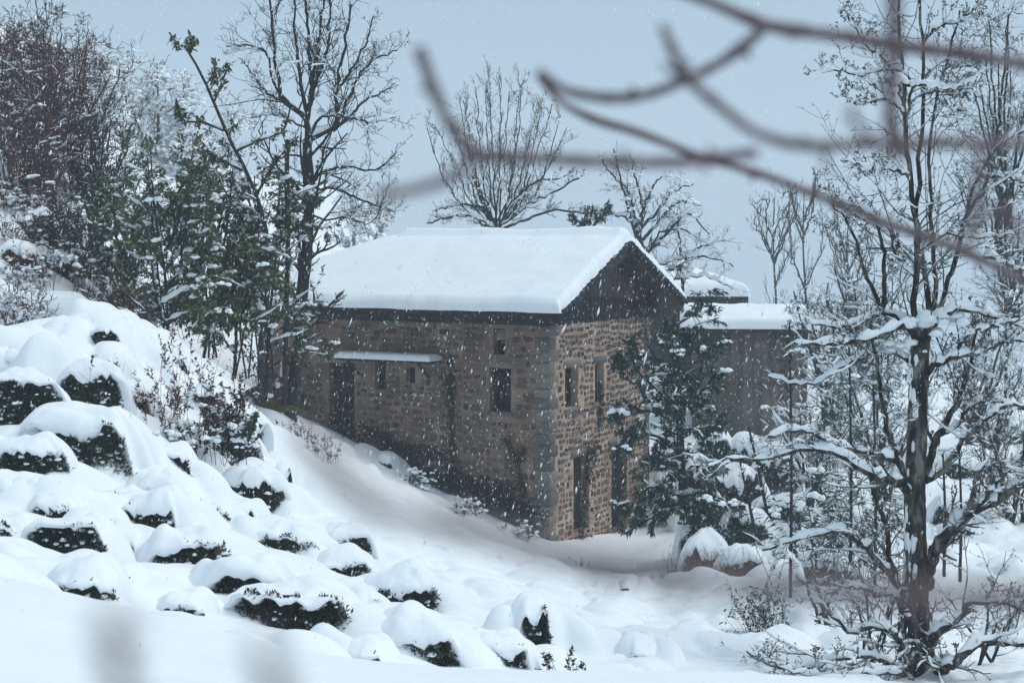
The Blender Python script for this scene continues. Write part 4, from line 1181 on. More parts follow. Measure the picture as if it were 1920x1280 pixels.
lft = [
 # label, depth, trunk base, top, half width px, seed
 ('dense dark laurel thicket tree on the left, nearest the snowy crest', 31.5, (315, 648), (312, 270), 100, 1),
 ('laurel tree with several thin stems between the thicket and the leaning sapling', 33.5, (398, 660), (400, 290), 90, 2),
 ('bushy green laurel behind the tall bare trunk, its leaves over the snowy roof edge', 33.6, (505, 740), (525, 320), 105, 3),
 ('smaller laurel tree with dry rusty leaves on the left hillside', 36.0, (238, 610), (225, 330), 85, 4),
 ('low laurel bush filling the gap under the leaning sapling', 32.5, (450, 700), (445, 430), 75, 5),
]
for lab, Y, (bx_, by_), (tx, ty), hw, sd in lft:
    g = np.random.default_rng(70 + sd); st = []
    hgt = by_ - ty
    for q in range(4):
        ex = tx + g.uniform(-.6, .6) * hw
        st.append(([(bx_ + g.uniform(-16, 16), by_ + 10), (bx_ + (ex - bx_) * .4 + g.uniform(-14, 14), by_ - hgt * .35, g.uniform(-.6, .6)), (bx_ + (ex - bx_) * .8, by_ - hgt * .7, g.uniform(-.8, .8)), (ex, ty + g.uniform(0, 80), g.uniform(-.8, .8))], (7 if q == 0 else 4, 2)))
    for q in range(16):
        t = g.uniform(.12, .85); s_ = g.choice([-1, 1])
        st.append(([(bx_ + g.uniform(-14, 14), by_ - hgt * t * .8), (bx_ + s_ * hw * .4, by_ - hgt * t - 14, g.uniform(-.6, .6)), (bx_ + s_ * hw * g.uniform(.6, 1.1), by_ - hgt * t - g.uniform(-15, 45), g.uniform(-1.1, 1.1))], (5, 2)))
    leafy('laurel_tree', lab, Y, st, 'leaf_green', n1=11, n2=4, l1=.26, l2=.5, k=6, size=.13, spread=.6, frac=.68, seed=80 + sd, snow=.05, lumps=.03, droop=.28, group='laurel trees on the left slope', base=(bx_, by_ + 10, Y), a0=.2, lsz=(2.3, 1.8, 1.0), wide=.4)
# roof-side branch of leaves
# evergreen at the gable
def gable_tree():
    Y = 34.6
    g = np.random.default_rng(90); st = [([(1286, 1042), (1282, 960), (1277, 860), (1272, 760), (1268, 660), (1264, 592)], (22, 5))]
    for y in g.uniform(610, 1020, 26):
        s_ = g.choice([-1, 1])
        w_ = (40 + 30 * sm(600, 700, y) - 10 * sm(860, 1000, y)) * g.uniform(.4, 1.15) * (.62 if s_ < 0 else 1.05)
        dr = g.uniform(-40, 18)
        st.append(([(1272 + (y - 760) * .04, y), (1274 + s_ * w_ * .45, y - 16, g.uniform(-1, .6)), (1274 + s_ * w_, y + dr, g.uniform(-1.4, .9))], (6, 3)))
    st += [([(1262, 760), (1220, 720, -.3), (1192, 690, -.5), (1180, 655, -.5)], (7, 3)), ([(1262, 790), (1215, 770, -.4), (1170, 780, -.6), (1155, 790, -.7)], (7, 3)), ([(1264, 830), (1210, 815, -.5), (1165, 830, -.8)], (6, 3)),
           ([(1262, 770), (1310, 740, -.3), (1350, 690, -.3)], (7, 3)), ([(1270, 930), (1330, 925, -.5), (1380, 950, -.7)], (7, 3)), ([(1272, 980), (1320, 985, -.6), (1365, 1005, -.9)], (6, 3)),
           ([(1270, 920), (1215, 915, -.5), (1175, 960, -.6)], (6, 3)), ([(1273, 960), (1230, 965, -.5), (1190, 990, -.8)], (6, 3)), ([(1190, 720, -.5), (1165, 700, -.6), (1160, 665, -.6)], (5, 3))]
    leafy('evergreen_tree', 'dark blue green evergreen with drooping leaf tiers and snow pads beside the gable wall', Y, st, 'leaf_dark', n1=7, n2=3, l1=.32, l2=.5, k=9, size=.17, spread=.55, seed=91, snow=.05, lumps=.03, droop=.6,
          base=(1278, 1042, Y), a0=.35, wide=.3, up=-.02, lsz=(3.0, 2.4, 1.2))
gable_tree()
# evergreen tip behind the ridge
leafy('laurel_bush', 'small leafy evergreen top showing above the ridge between the two bare trees', 50.0, [
    ([(1110, 560), (1108, 470), (1105, 420), (1112, 385)], (8, 3)), ([(1105, 440), (1085, 415), (1070, 405)], (5, 3)), ([(1106, 430), (1130, 405), (1140, 385)], (5, 3)), ([(1104, 440), (1095, 420), (1100, 395)], (5, 3))],
    'leaf_dark', n1=8, n2=3, l1=.25, k=5, size=.16, seed=95, cat_='bush', snow=.05, lumps=.08)

# ------------------------------------------------------------------ thicket on the left hillside
hill = [
 ('tall bare thorn bush with reddish twigs at the upper left corner', 43.0, (20, 330), 90, 20, 'bark_red', 'leaf_dry'),
 ('dense reddish brown bush leaning over the left hillside', 40.0, (90, 380), 120, 50, 'bark_red', 'leaf_dry'),
 ('dark bare shrub with snow clots on its right side, against the misty trees', 44.0, (150, 370), 90, 70, 'bark_dark', 'leaf_dry'),
 ('brown bush low on the left edge above the snow bank', 38.5, (30, 430), 100, 190, 'bark_red', 'leaf_dry'),
 ('grey brown bush in the middle of the left hillside thicket', 41.0, (180, 450), 100, 190, 'bark_dark', 'leaf_dry'),
 ('rusty leaved low bush just behind the snowy crest', 34.5, (225, 610), 80, 500, 'bark_red', 'leaf_dry'),
 ('frosted twiggy bush at the left edge just above the crest', 31.5, (30, 640), 70, 520, 'bark_red', None),
 ('dark twiggy bush at the foot of the left thicket', 36.0, (130, 520), 80, 360, 'bark_dark', 'leaf_dry'),
]
for k, (lab, Y, (bx_, by_), hw, top, bk, lf) in enumerate(hill):
    g = np.random.default_rng(200 + k); st = []
    for q in range(13):
        ex = bx_ + g.uniform(-1, 1) * hw; ey = top + abs(ex - bx_) / hw * 60 + g.uniform(0, 60)
        st.append(([(bx_ + g.uniform(-14, 14), by_ + 12), (bx_ + (ex - bx_) * .35, by_ - (by_ - ey) * .4, g.uniform(-.6, .6)), (ex, ey, g.uniform(-1.4, 1.4))], (7, 2.4)))
    bare('thicket_bush', lab, 'bush', Y, st, n1=9, n2=5, n3=3, l1=.34, l2=.45, l3=.5, seed=210 + k, bark=bk, snow=(.04, .36 if k != 6 else .9), tr=.008, lumps=.13 if k != 6 else .5, up=.05, group='bushes in the left hillside thicket',
         leaf=(lf, 3, .085, .35, .7) if lf else None, nseg=14, a0=.15)
# young conifers and dark evergreens in the thicket
for k, (lab, Y, x, by_, top, hw) in enumerate([('small dark conifer, first from the left edge, poking out of the thicket', 44.5, 25, 300, 45, 26), ('small dark conifer with a leaning tip, second from the left edge', 44.0, 66, 300, 30, 28), ('dark evergreen with a large snow load under the leaning conifer', 42.0, 90, 360, 90, 60)]):
    g = np.random.default_rng(300 + k)
    st = [([(x, by_), (x, (by_ + top) / 2), (x + 6 * (k == 1), top)], (9, 2))]
    for y in np.linspace(top + 8, by_ - 20, 12):
        for s_ in (-1, 1):
            w_ = hw * (.25 + .75 * (y - top) / (by_ - top)) * g.uniform(.7, 1.2)
            st.append(([(x, y), (x + s_ * w_ * .5, y + 2, g.uniform(-.6, .6)), (x + s_ * w_, y + 6, g.uniform(-.9, .9))], (4, 2)))
    leafy('young_conifer', lab, Y, st, 'leaf_dark', n1=5, n2=3, l1=.4, l2=.45, k=7, size=.10, spread=.5, seed=310 + k, snow=.06, lumps=.1 + .05 * k, droop=.1, wide=.2, group='young conifers in the thicket', base=(x, by_, Y))

# misty snow-loaded trees up the valley
misty = [(240, 330, 95, 60, 88, 'misty snow-laden tree with a pointed top behind the thicket'), (295, 360, 120, 62, 84, 'broad misty snow-laden tree in the gap left of the leaning sapling'), (195, 330, 110, 55, 80, 'misty white tree behind the dark shrub with snow clots'),
         (345, 420, 175, 55, 82, 'low misty snow-laden tree behind the leaning sapling'), (225, 430, 230, 60, 74, 'misty frosted tree low behind the thicket'),
         (660, 520, 368, 34, 150, 'faint misty tree just left of the hip of the roof'), (715, 520, 385, 30, 155, 'faint misty tree above the left slope of the roof'), (430, 470, 200, 50, 95, 'pale misty tree half hidden by the laurel leaves')]
for k, (x, by_, top, hw, Y, lab) in enumerate(misty):
    g = np.random.default_rng(400 + k)
    st = [([(x, by_), (x + g.uniform(-5, 5), (by_ + top) / 2), (x, top)], (9, 2))]
    for q in range(14):
        t = g.uniform(.1, .95); y = by_ + (top - by_) * t; s_ = g.choice([-1, 1]); w_ = hw * (1.05 - .8 * t) * g.uniform(.6, 1.15)
        st.append(([(x, y), (x + s_ * w_ * .5, y - 18, g.uniform(-1.5, 1.5)), (x + s_ * w_, y - g.uniform(0, 30), g.uniform(-2, 2))], (5, 2)))
    bare('misty_tree', lab, 'tree', Y, st, n1=8, n2=4, n3=2, l1=.4, l2=.45, l3=.5, seed=410 + k, snow=(.13, .85), tr=.014, lumps=.6, up=.0, group='misty snow-laden trees up the valley', base=(x, by_, Y), nseg=12)
# ------------------------------------------------------------------ snow-capped tea bushes
def fnoise(th, z, s):                       # periodic noise round a bush
    return fbm(np.cos(th) * 1.3 + z * .9 + 5 * s, np.sin(th) * 1.3 + z * .7 - 3 * s, s, 3)
def bush_dims(w, h):
    return w * .57 + .12, max(.34, w * .36), h * 1.08 + .07          # half width, half depth, height of the leaves
def capped_bush(name, label, g, w, h, cat_='bush', group=None, seed=1, mat='leaf_tea', face=0.0, T=None, leaf=.05, dens=1.0, back=1.5, wide=1.0):
    """g: ground point under the dark front; w, h: size of the dark front in metres"""
    rg = np.random.default_rng(seed)
    a, b, hf = bush_dims(w, h)
    a *= wide
    T = T or min(.18, .09 + .075 * w) * rg.uniform(.9, 1.15)
    c = np.array([g[0], g[1] + b * .9, g[2] - .08])
    root = empty(name, c, 0, label, cat_, group)
    fo = math.asin(min(.97, .5 * w / a))
    n, m = 96, 22
    th = np.linspace(0, 2 * np.pi, n, endpoint=False)                   # -pi/2 is the front
    fr = (th + np.pi / 2 - R(face) + np.pi) % (2 * np.pi) - np.pi       # angle from the front
    lipn = fnoise(th, 0, seed * 3 + 1) + .7 * fbm(th * 5, th * 0 + seed, seed, 3)
    lip = (1 - sm(fo * .85, fo * 1.4, np.abs(fr) + .12 * lipn)) * np.clip(.92 + .5 * lipn, .62, 1.15)
    ro = 1 + .30 * fnoise(th, 1, seed * 3 + 2)
    over = 1.08 + .06 * lip
    rho = np.linspace(0, 1, m) ** .85
    TH_, RH = np.meshgrid(th, rho, indexing='ij')
    Rx = a * ro[:, None] * over[:, None] * RH; Ry = b * ro[:, None] * over[:, None] * RH
    zt = hf + T; ze = (hf * lip - .34 * (1 - lip))[:, None]
    prof = np.clip(1 - RH ** 2.7, 0, 1) ** (.5 + .25 * (1 - lip[:, None]))
    x, y = Rx * np.cos(TH_), Ry * np.sin(TH_)
    y = np.where(y > 0, y * back, y)
    zg = np.minimum(H(x[:, -1] + c[0], y[:, -1] + c[1]), H(x[:, -1] * 1.12 + c[0], y[:, -1] * 1.12 + c[1])) - c[2] - .10
    ze = (hf * lip + np.minimum(zg, hf * .8) * (1 - lip))[:, None]
    # inside the rim the cap forgets the ragged edge
    kern = np.exp(-(np.minimum(np.arange(n), n - np.arange(n)) / 11.) ** 2); kern /= kern.sum()
    zs = np.real(np.fft.ifft(np.fft.fft(ze[:, 0]) * np.fft.fft(kern)))[:, None]
    zl = zs + (ze - zs) * RH ** 9
    Z = zl + (zt - zl) * prof
    wx, wy = x + c[0], y + c[1]
    Z = Z + (.22 * fbm(wx / .6, wy / .6, 40 + seed, 3) + .05 * fbm(wx / .2, wy / .2, 41, 2)) * (.25 + .75 * prof) * min(1, w + .3)
    under = []
    for f_, dz in ((.97, -.03), (.9, -.03), (.7, .02)):
        under.append(np.stack([x[:, -1] * f_, y[:, -1] * f_, Z[:, -1] + dz * lip], 1))
    ring = np.stack([x, y, Z], -1)
    V = np.concatenate([ring.reshape(-1, 3), np.concatenate(under)])
    idx = np.arange(n * m).reshape(n, m)
    i2 = np.roll(idx, -1, 0)
    q = [np.stack([idx[:, :-1], idx[:, 1:], i2[:, 1:], i2[:, :-1]], -1).reshape(-1, 4)]
    prev = idx[:, -1]
    for k in range(3):
        cur = n * m + k * n + np.arange(n)
        q.append(np.stack([prev, cur, np.roll(cur, -1), np.roll(prev, -1)], 1)); prev = cur
    mk('snow_cap', (V, [np.concatenate(q)]), M['snow'], root)
    t2 = np.linspace(0, 2 * np.pi, 24, endpoint=False); zz = np.linspace(-.3, hf, 6)
    A2, Z2 = np.meshgrid(t2, zz, indexing='ij')
    Z2 = np.minimum(Z2, np.interp(A2 % (2 * np.pi), th, ze[:, 0], period=2 * np.pi) + .02)
    k_ = .82 * np.interp(Z2, [-.3, hf * .5, hf], [.92, 1.0, .85])
    nz = 1 + .22 * fnoise(A2, Z2 * 3, seed + 9)
    V2 = np.stack([a * k_ * nz * np.cos(A2), b * k_ * nz * np.sin(A2), Z2], -1).reshape(-1, 3)
    i = np.arange(24 * 6).reshape(24, 6); j = np.roll(i, -1, 0)
    mk('twigs', (V2, [np.stack([i[:, :-1], j[:, :-1], j[:, 1:], i[:, 1:]], -1).reshape(-1, 4)]), M[mat], root)
    K = int(np.clip((w + .2) * (h + .15) * 8500 * dens * (.05 / leaf) ** 1.5, 250, 8000))
    fa = np.clip(fo * 1.6, .9, 1.9) * rg.uniform(-1, 1, K) + R(face) - np.pi / 2
    z = rg.uniform(-.25, hf + .04, K)
    kk = np.interp(z, [-.2, hf * .5, hf], [.9, 1.0, .92]) * (1 + .16 * fnoise(fa, z * 3, seed + 9)) * rg.uniform(.84, 1.06, K)
    Pt = np.stack([a * kk * np.cos(fa), b * kk * np.sin(fa), z], 1)
    keep = z < np.interp(fa % (2 * np.pi), th, ze[:, 0], period=2 * np.pi) - .0
    Pt, fa, K = Pt[keep], fa[keep], int(keep.sum())
    D = np.stack([np.cos(fa) * .6, np.sin(fa) * .6, 0 * fa + 1.0], 1) + rg.normal(0, .45, (K, 3))
    mk('foliage', leaves(Pt, D, leaf * rg.uniform(.7, 1.5, K), rg, .42, 0), M[mat], root, False, 'stuff')
    s = rg.random(K) < .022
    if s.any():
        mk('snow_crumbs', blobs(Pt[s], rg.uniform(.012, .045, (s.sum(), 1)) * [1.2, 1.1, .8], rg), M['snow'], root, True, 'stuff')
    return root

for k, (px, py, w, h, lab) in enumerate(BUSHES):
    capped_bush('tea_bush', lab, BG[k], BD[k][0], BD[k][1], group='snow-capped tea bushes', seed=500 + k, mat='leaf_tea', face=float(np.random.default_rng(k).uniform(-18, 18)),
                T=.06 if 'olive' in lab else None, dens=1.0)

# shrubs under snow between the gable tree and the big bare tree
RS = [(1345, 842, 70, 22, 46, 'smooth dome of snow over a shrub, left of the pair before the concrete outbuilding'), (1402, 850, 70, 16, 46, 'smooth dome of snow over a shrub, right of the pair before the concrete outbuilding'),
      (1380, 915, 100, 42, 41, 'shrub with a long dark leafy skirt under its snow, right of the gable tree'), (1310, 898, 70, 30, 41, 'shrub with a short leafy skirt close to the gable tree'),
      (1460, 880, 80, 26, 43, 'broad snowy shrub behind the thin vertical saplings'), (1325, 1038, 74, 20, 33, 'low snowy shrub at the right foot of the evergreen trunk'), (1392, 1056, 74, 18, 32, 'low snowy shrub behind the brown dry grass'), (1302, 998, 52, 18, 34.3, 'small snowy shrub touching the evergreen trunk'), (1345, 968, 60, 30, 37, 'upright shrub with a tall rounded snow cap at the foot of the gable tree'),
      (1400, 990, 70, 32, 35, 'low shrub with pointed snow caps right of the gable tree foot'), (1460, 975, 90, 30, 36, 'wide snowy shrub left of the bamboo'),
      (1250, 850, 50, 30, 43, 'snowy shrub glimpsed between the gable corner and the evergreen'), (1255, 905, 60, 36, 42, 'second snowy shrub glimpsed beside the gable corner, lower down'),
      (1560, 1080, 110, 26, 28, 'long flat snowy shrub below the bamboo'), (1830, 900, 120, 30, 42, 'snowy shrub seen through the branches right of the big trunk'), (1800, 1010, 90, 26, 34, 'snowy hummock shrub under the thick right limb'),
      (1890, 840, 80, 36, 50, 'greyish snowy shrub at the right edge')]
for k, (px, py, w, h, Y, lab) in enumerate(RS):
    p = P(px, py + h * .5, Y); s = Y / F
    zg = Hs(p[0], p[1])
    p[2] = max(p[2], zg - .1) if p[2] < zg + .9 else p[2]
    capped_bush('snowy_shrub', lab, p, w * s, h * s, 'shrub', 'shrubs under snow right of the house', 700 + k, 'leaf_dark', 0, T=.42 if k < 2 else .3, leaf=.09, dens=.8, back=1.4)

LH = [(60, 470, 90, 34, 37, 'snow-loaded shrub with a brown face high on the left hillside'), (110, 425, 70, 30, 40, 'snowy boulder-like shrub at the top of the open snow on the left hillside'), (40, 415, 60, 30, 39, 'snow-topped shrub at the left edge of the hillside beneath the reddish thicket'),
      (110, 490, 90, 40, 37, 'snow-loaded shrub with a dark gap in the middle of the left hillside'), (30, 545, 60, 30, 35, 'snow-loaded shrub low at the left edge of the hillside'), (165, 575, 60, 22, 36, 'snow-covered shrub on the hillside just above the crest'), (200, 555, 60, 26, 38, 'snow-covered shrub beside the rusty bush above the crest'), (95, 575, 70, 30, 35.5, 'snow-covered shrub with orange leaves above the crest'), (215, 500, 60, 30, 41, 'snow-loaded shrub at the right end of the left hillside')]
for k, (px, py, w, h, Y, lab) in enumerate(LH):
    p = P(px, py + h * .5, Y); zg = Hs(p[0], p[1]); p[2] = zg - .05 if abs(p[2] - zg) > .5 else p[2]
    capped_bush('hillside_shrub', lab, p, w * Y / F, h * Y / F, 'shrub', 'snowy shrubs on the left hillside', 760 + k, 'leaf_dry' if k % 2 == 0 else 'leaf_tea', 10, T=.2, leaf=.09, dens=.7, back=1.3)
# ------------------------------------------------------------------ shrubs, bamboo and stalks
def stalks(name, label, cat_, base, n, hgt, spread, seed, mat='straw', leaf=None, r=.0045, lean=(0, 0), kids_=3, snow=.0, group=None):
    T = Tree(name, label, cat_, base, group, seed, mat); rg = T.rg
    Pt = base + np.stack([rg.normal(0, spread, n), rg.normal(0, spread * .6, n), np.full(n, -.15)], 1)
    D = np.stack([rg.normal(lean[0], .28, n), rg.normal(lean[1], .28, n), np.ones(n)], 1)
    p = grow(Pt, D, hgt * rg.uniform(.5, 1.1, n), np.full(n, r), 6, .1, .02, rg, .4)
    T.tw.append(tubes(*p, 4)); lv = p
    if kids_:
        lv = grow(*kids(*p, kids_, .3, 1, .7, .3, .7, rg, .3, .4, r * .6), 4, .16, .04, rg, .5); T.tw.append(tubes(*lv, 3))
    if leaf:
        m_, k, size, sp, droop, wd = leaf
        tp = np.concatenate([lv[0][:, -1], lv[0][:, -2], lv[0][:, -3]]); td = np.concatenate([nrm(lv[0][:, -1] - lv[0][:, -2])] * 3)
        T.part('foliage', leaf_cluster(tp, td, k, size, sp, rg, along=size, droop=droop, wide=wd), M[m_], False)
        if snow:
            e = tp[rg.random(len(tp)) < .12]
            T.snow.append(pads(e, rg.uniform(.5, 1.5, (len(e), 1)) * snow * np.array([1.8, 1.5, 1.0]), rg, 5))
    T.finish('stems')
    return T
def gp(px, py, Y):
    p = P(px, py, Y); p[2] = Hs(p[0], p[1]); return p
BAM = [(1560, 1075, 27.5, 2.2, 'bamboo-like shrub with long drooping leaves left of the big trunk'), (1505, 1085, 29, 1.7, 'bamboo-like shrub around the thin vertical sapling'), (1625, 1000, 27, 2.6, 'tall bamboo-like shrub close behind the left limbs of the big tree'),
       (1600, 870, 33, 2.0, 'leafy evergreen shrub high between the left limbs, beside the outbuilding'), (1650, 790, 34, 2.0, 'dense dark evergreen shrub touching the big trunk on the left')]
for k, (px, py, Y, hh, lab) in enumerate(BAM):
    stalks('bamboo_shrub', lab, 'shrub', P(px, py, Y) if k > 2 else gp(px, py, Y), 13, hh, .42, 800 + k, 'bark_dark', ('leaf_dark' if k < 2 else 'leaf_mist', 4, .19, .45, .8, .2), .006, snow=.075, kids_=4, group='bamboo-like shrubs behind the big tree')
for k, (px, py, top, Y, lab) in enumerate([(1482, 1120, 600, 25, 'thin straight sapling, first one left of the bamboo'), (1594, 1100, 640, 24.5, 'thin straight sapling rising past the snowy left limb'), (1640, 1120, 720, 24, 'thin sapling between the bamboo and the big trunk'), (1770, 1080, 850, 24.5, 'thin sapling just right of the big trunk'), (1800, 1090, 830, 25, 'thin sapling, second to the right of the big trunk'),
                                           (1430, 960, 800, 26, 'thin leaning stem in front of the snowy shrubs'), (1410, 1010, 850, 27, 'short leaning stem nearest the gable tree'), (1885, 760, 520, 60, 'thin bare trunk in the mist at the right edge')]):
    bare('sapling', lab, 'tree', Y, [([(px + (8 if k in (5, 6) else 0), py), (px + 2 - (10 if k in (5, 6) else 0), (py + top) / 2), (px - 2 - (24 if k in (5, 6) else 0), top)], (7, 3.5))], n1=14, n2=2, n3=0, l1=.13, l2=.45, seed=830 + k, snow=(.03, .4), group='thin saplings around the big tree', lumps=.1, up=.06)
# tangle of young bare bushes low around the big tree and at the right edge
TG = [(1900, 1010, 33, 100, 760, 'bare snow-dusted bush at the right edge behind the thick limb'), (1850, 880, 45, 90, 690, 'misty bare bush between the two right limbs'), (1560, 800, 44, 90, 560, 'bare snowy bush right of the outbuilding roof'),
      (1620, 720, 48, 90, 500, 'misty bare bush left of the big trunk, above the snowy limb'), (1900, 620, 52, 90, 330, 'misty bare tree crown at the right edge, above the bent limb'), (1880, 420, 40, 90, 20, 'dense bare crown in the upper right corner'), (1640, 1230, 20.5, 80, 1040, 'low bare brush left of the big trunk foot'), (1850, 1240, 20.5, 90, 1080, 'low bare brush right of the big trunk foot'),
      (1540, 1160, 24, 90, 1010, 'bare brush below the bamboo'), (1655, 930, 36, 120, 620, 'pale frosted thicket bush just left of the big trunk'), (1830, 830, 47, 120, 560, 'pale frosted thicket bush right of the big trunk, under the bent limb'), (1530, 950, 39, 90, 690, 'pale frosted thicket bush below the corner of the outbuilding'), (1545, 700, 62, 70, 520, 'faint bare bush at the corner of the outbuilding roof')]
for k, (px, py, Y, hw, top, lab) in enumerate(TG):
    g = np.random.default_rng(860 + k); st = []
    for q in range(9):
        ex = px + g.uniform(-1, 1) * hw; ey = top + g.uniform(0, .35) * (py - top)
        st.append(([(px + g.uniform(-20, 20), py + 10), (px + (ex - px) * .4, py - (py - ey) * .45, g.uniform(-.5, .5)), (ex, ey, g.uniform(-1.2, 1.2))], (7, 2.5)))
    thin = 'brush' in lab
    bare('bare_bush', lab, 'bush', Y, st[:4] if thin else st, n1=4 if thin else 8, n2=3 if thin else 4, n3=2, l1=.34, l2=.45, l3=.5, seed=880 + k, snow=(.035 * Y / 25 * (1.25 if 'frosted' in lab else 1), .85 if 'frosted' in lab else .5), tr=.0042 * max(1, Y / 28), lumps=.15, up=.04, group='bare bushes around the big tree', nseg=12, twigmat='bark_frost')

# dark shrub with dry red leaves and tall stalks on the slope
stalks('dry_shrub', 'upright shrub with tall thin stalks and dry red leaves on the tea slope', 'shrub', gp(330, 860, 25.0), 34, 1.5, .5, 901, 'bark_red', ('leaf_dry', 4, .08, .6, .4, .4), .0045, kids_=4, snow=.03)
stalks('dark_shrub', 'dark leafy shrub with a dense trunk-like mass right of the dry stalks', 'shrub', gp(440, 860, 26.0), 26, 1.35, .28, 902, 'bark_dark', ('leaf_tea', 9, .09, .7, .2, .45), .006, kids_=5, snow=.03)
stalks('dark_shrub', 'low dark shrub at the foot of the dry stalks, dusted with snow', 'shrub', gp(370, 880, 24.5), 22, .75, .35, 903, 'bark_dark', ('leaf_tea', 6, .075, .7, .2, .4), .005, kids_=4, snow=.06)
stalks('dry_grass', 'tuft of brown dry grass on the edge of the path below the gable tree', 'grass', gp(1340, 1098, 32), 110, .75, .42, 904, 'straw', None, .005, kids_=2)
stalks('dry_grass', 'tuft of brown dry grass nearer the evergreen foot', 'grass', gp(1285, 1075, 33), 60, .5, .3, 905, 'straw', None, .005, kids_=2)
stalks('dry_shrub', 'bunch of dry stalks with a few dark leaves where the path bends', 'shrub', gp(1428, 1178, 24.5), 46, 1.0, .16, 906, 'straw', ('leaf_tea', 2, .07, .6, .3, .4), .005, kids_=3, snow=.03)
stalks('leafy_sprig', 'little green sprig in the snow at the bottom, right of the last tea bush', 'sprig', gp(1062, 1246, 16.5), 8, .42, .12, 907, 'bark_dark', ('leaf_tea', 4, .055, .6, .1, .45), .004, kids_=3)
stalks('dry_tuft', 'small brown tuft in the snow by the house corner', 'tuft', gp(1082, 1046, 35), 30, .32, .12, 908, 'straw', None, .005, kids_=2)
stalks('dry_tuft', 'tiny dark tuft on the snow left of the brown one by the house corner', 'tuft', gp(1045, 1056, 34.5), 14, .2, .07, 909, 'bark_dark', None, .005, kids_=2)
stalks('dry_shrub', 'small brown shrub in the snow right of the old stump', 'shrub', gp(545, 835, 33), 26, .5, .3, 910, 'bark_red', ('leaf_dry', 2, .06, .6, .2, .4), .004, kids_=3)
stalks('dry_shrub', 'small twiggy shrub half sunk in the snow, middle of the bank below the doorway', 'shrub', gp(600, 905, 31), 22, .55, .22, 911, 'bark_red', ('leaf_tea', 2, .06, .6, .2, .4), .004, kids_=3)
for k, (px, py, Y, lab) in enumerate([(780, 902, 38, 'first small dark weed along the foot of the house wall, counted from the left'), (880, 962, 37, 'second small dark weed along the foot of the house wall, counted from the left'), (985, 1000, 37.2, 'snow-topped weed at the foot of the house corner')]):
    stalks('dark_weed', lab, 'weed', gp(px, py, Y), 22, .55, .2, 920 + k, 'bark_dark', ('ivy', 4, .06, .7, .2, .45), .004, kids_=3, snow=.05, group='weeds along the house wall')
for k, (px, py, Y, n_, hh_, m_, lab) in enumerate([(35, 440, 37.5, 60, .9, 'straw', 'clump of brown dead grass on the open left hillside'), (140, 545, 36, 40, 1.0, 'bark_red', 'reddish bramble in the middle of the left hillside'), (60, 590, 34.5, 36, 1.0, 'bark_dark', 'dark bramble at the left edge just above the crest'), (185, 520, 38, 44, 1.1, 'bark_red', 'reddish bramble at the foot of the laurel trees'),
                                             (262, 600, 36, 70, .9, 'straw', 'rusty dead grass right of the crest under the laurels'), (20, 500, 36, 34, 1.1, 'bark_red', 'reddish bramble cut by the left edge of the hillside'), (110, 440, 41, 40, 1.2, 'bark_red', 'reddish bramble at the bottom of the thicket')]):
    stalks('bramble' if m_ != 'straw' else 'dry_grass', lab, 'bramble' if m_ != 'straw' else 'grass', gp(px, py, Y), n_, hh_, .45, 960 + k, m_, ('leaf_dry', 2, .08, .6, .3, .45), .006, kids_=4, snow=.05, group='brambles on the left hillside')
# old stump
sp = gp(505, 800, 34.0)
st_ = Tree('tree_stump', 'old broken tree stump with a slab of snow beside the left end of the house', 'stump', sp, None, 930, 'moss')
q, r = px_line([(500, 830), (500, 780), (490, 745), (480, 725)], 34.0, [90, 74, 62, 54])
st_.part('trunk', tubes(*resample(q, r, 12), 14, 1, .07, st_.rg))
q, r = px_line([(505, 770), (540, 765), (575, 775)], 33.8, [22, 14, 8]); st_.part('limb', tubes(*resample(q, r, 10), 8, 1, .08, st_.rg))
q, r = px_line([(505, 765, .1), (525, 720, .1), (535, 690, .1)], 34.0, [12, 9, 5]); st_.part('limb', tubes(*resample(q, r, 10), 7, 1, .08, st_.rg))
st_.snow.append(blobs(np.array([P(492, 742, 33.9)]), np.array([(.32, .25, .12)]), st_.rg, .05)); st_.snow.append(blobs(np.array([P(530, 700, 34.0), P(520, 722, 33.95)]), np.array([(.07, .07, .2), (.06, .06, .16)]), st_.rg, .08))
st_.finish()

# ivy and creepers on the walls ------------------------------------------------
def ivy(label, fn, put, shapes, n, seed, size=.085):
    rg = np.random.default_rng(seed)
    root = empty('ivy', C0, HZ, label, 'ivy', 'ivy on the house walls')
    Pt, st = [], []
    for pts, w in shapes:
        q = np.array([fn(*p) for p in pts]); s = np.concatenate([[0], np.cumsum(np.linalg.norm(np.diff(q, axis=0), axis=1))])
        k = max(40, int(n * s[-1] * w)); t = rg.uniform(0, s[-1], k)
        u = np.interp(t, s, q[:, 0]) + rg.normal(0, w * .33, k); v_ = np.interp(t, s, q[:, 1]) + rg.normal(0, .09, k)
        d = -.02 - np.abs(rg.normal(0, .05 + .05 * w, k))
        Pt += [put(a, b, c) for a, b, c in zip(u, v_, d)]
        for e in (-1, 0, 1):
            l = np.linspace(0, s[-1], 9)
            st.append(np.array([put(np.interp(x, s, q[:, 0]) + e * w * .2 + rg.normal(0, .03), np.interp(x, s, q[:, 1]), -.03) for x in l]))
    Pt = np.array(Pt)
    out = np.array(put(0, 0, -1.0)) - np.array(put(0, 0, 0.0))
    D = rg.normal(0, .7, Pt.shape) + out * .5 + [0, 0, -.5]
    mk('stems', tubes(np.array(st), np.full((len(st), 9), .012), 4), M['bark_dark'], root)
    mk('foliage', leaves(Pt, D, size * rg.uniform(.6, 1.3, len(Pt)), rg, .7, .1), M['ivy'], root, False)
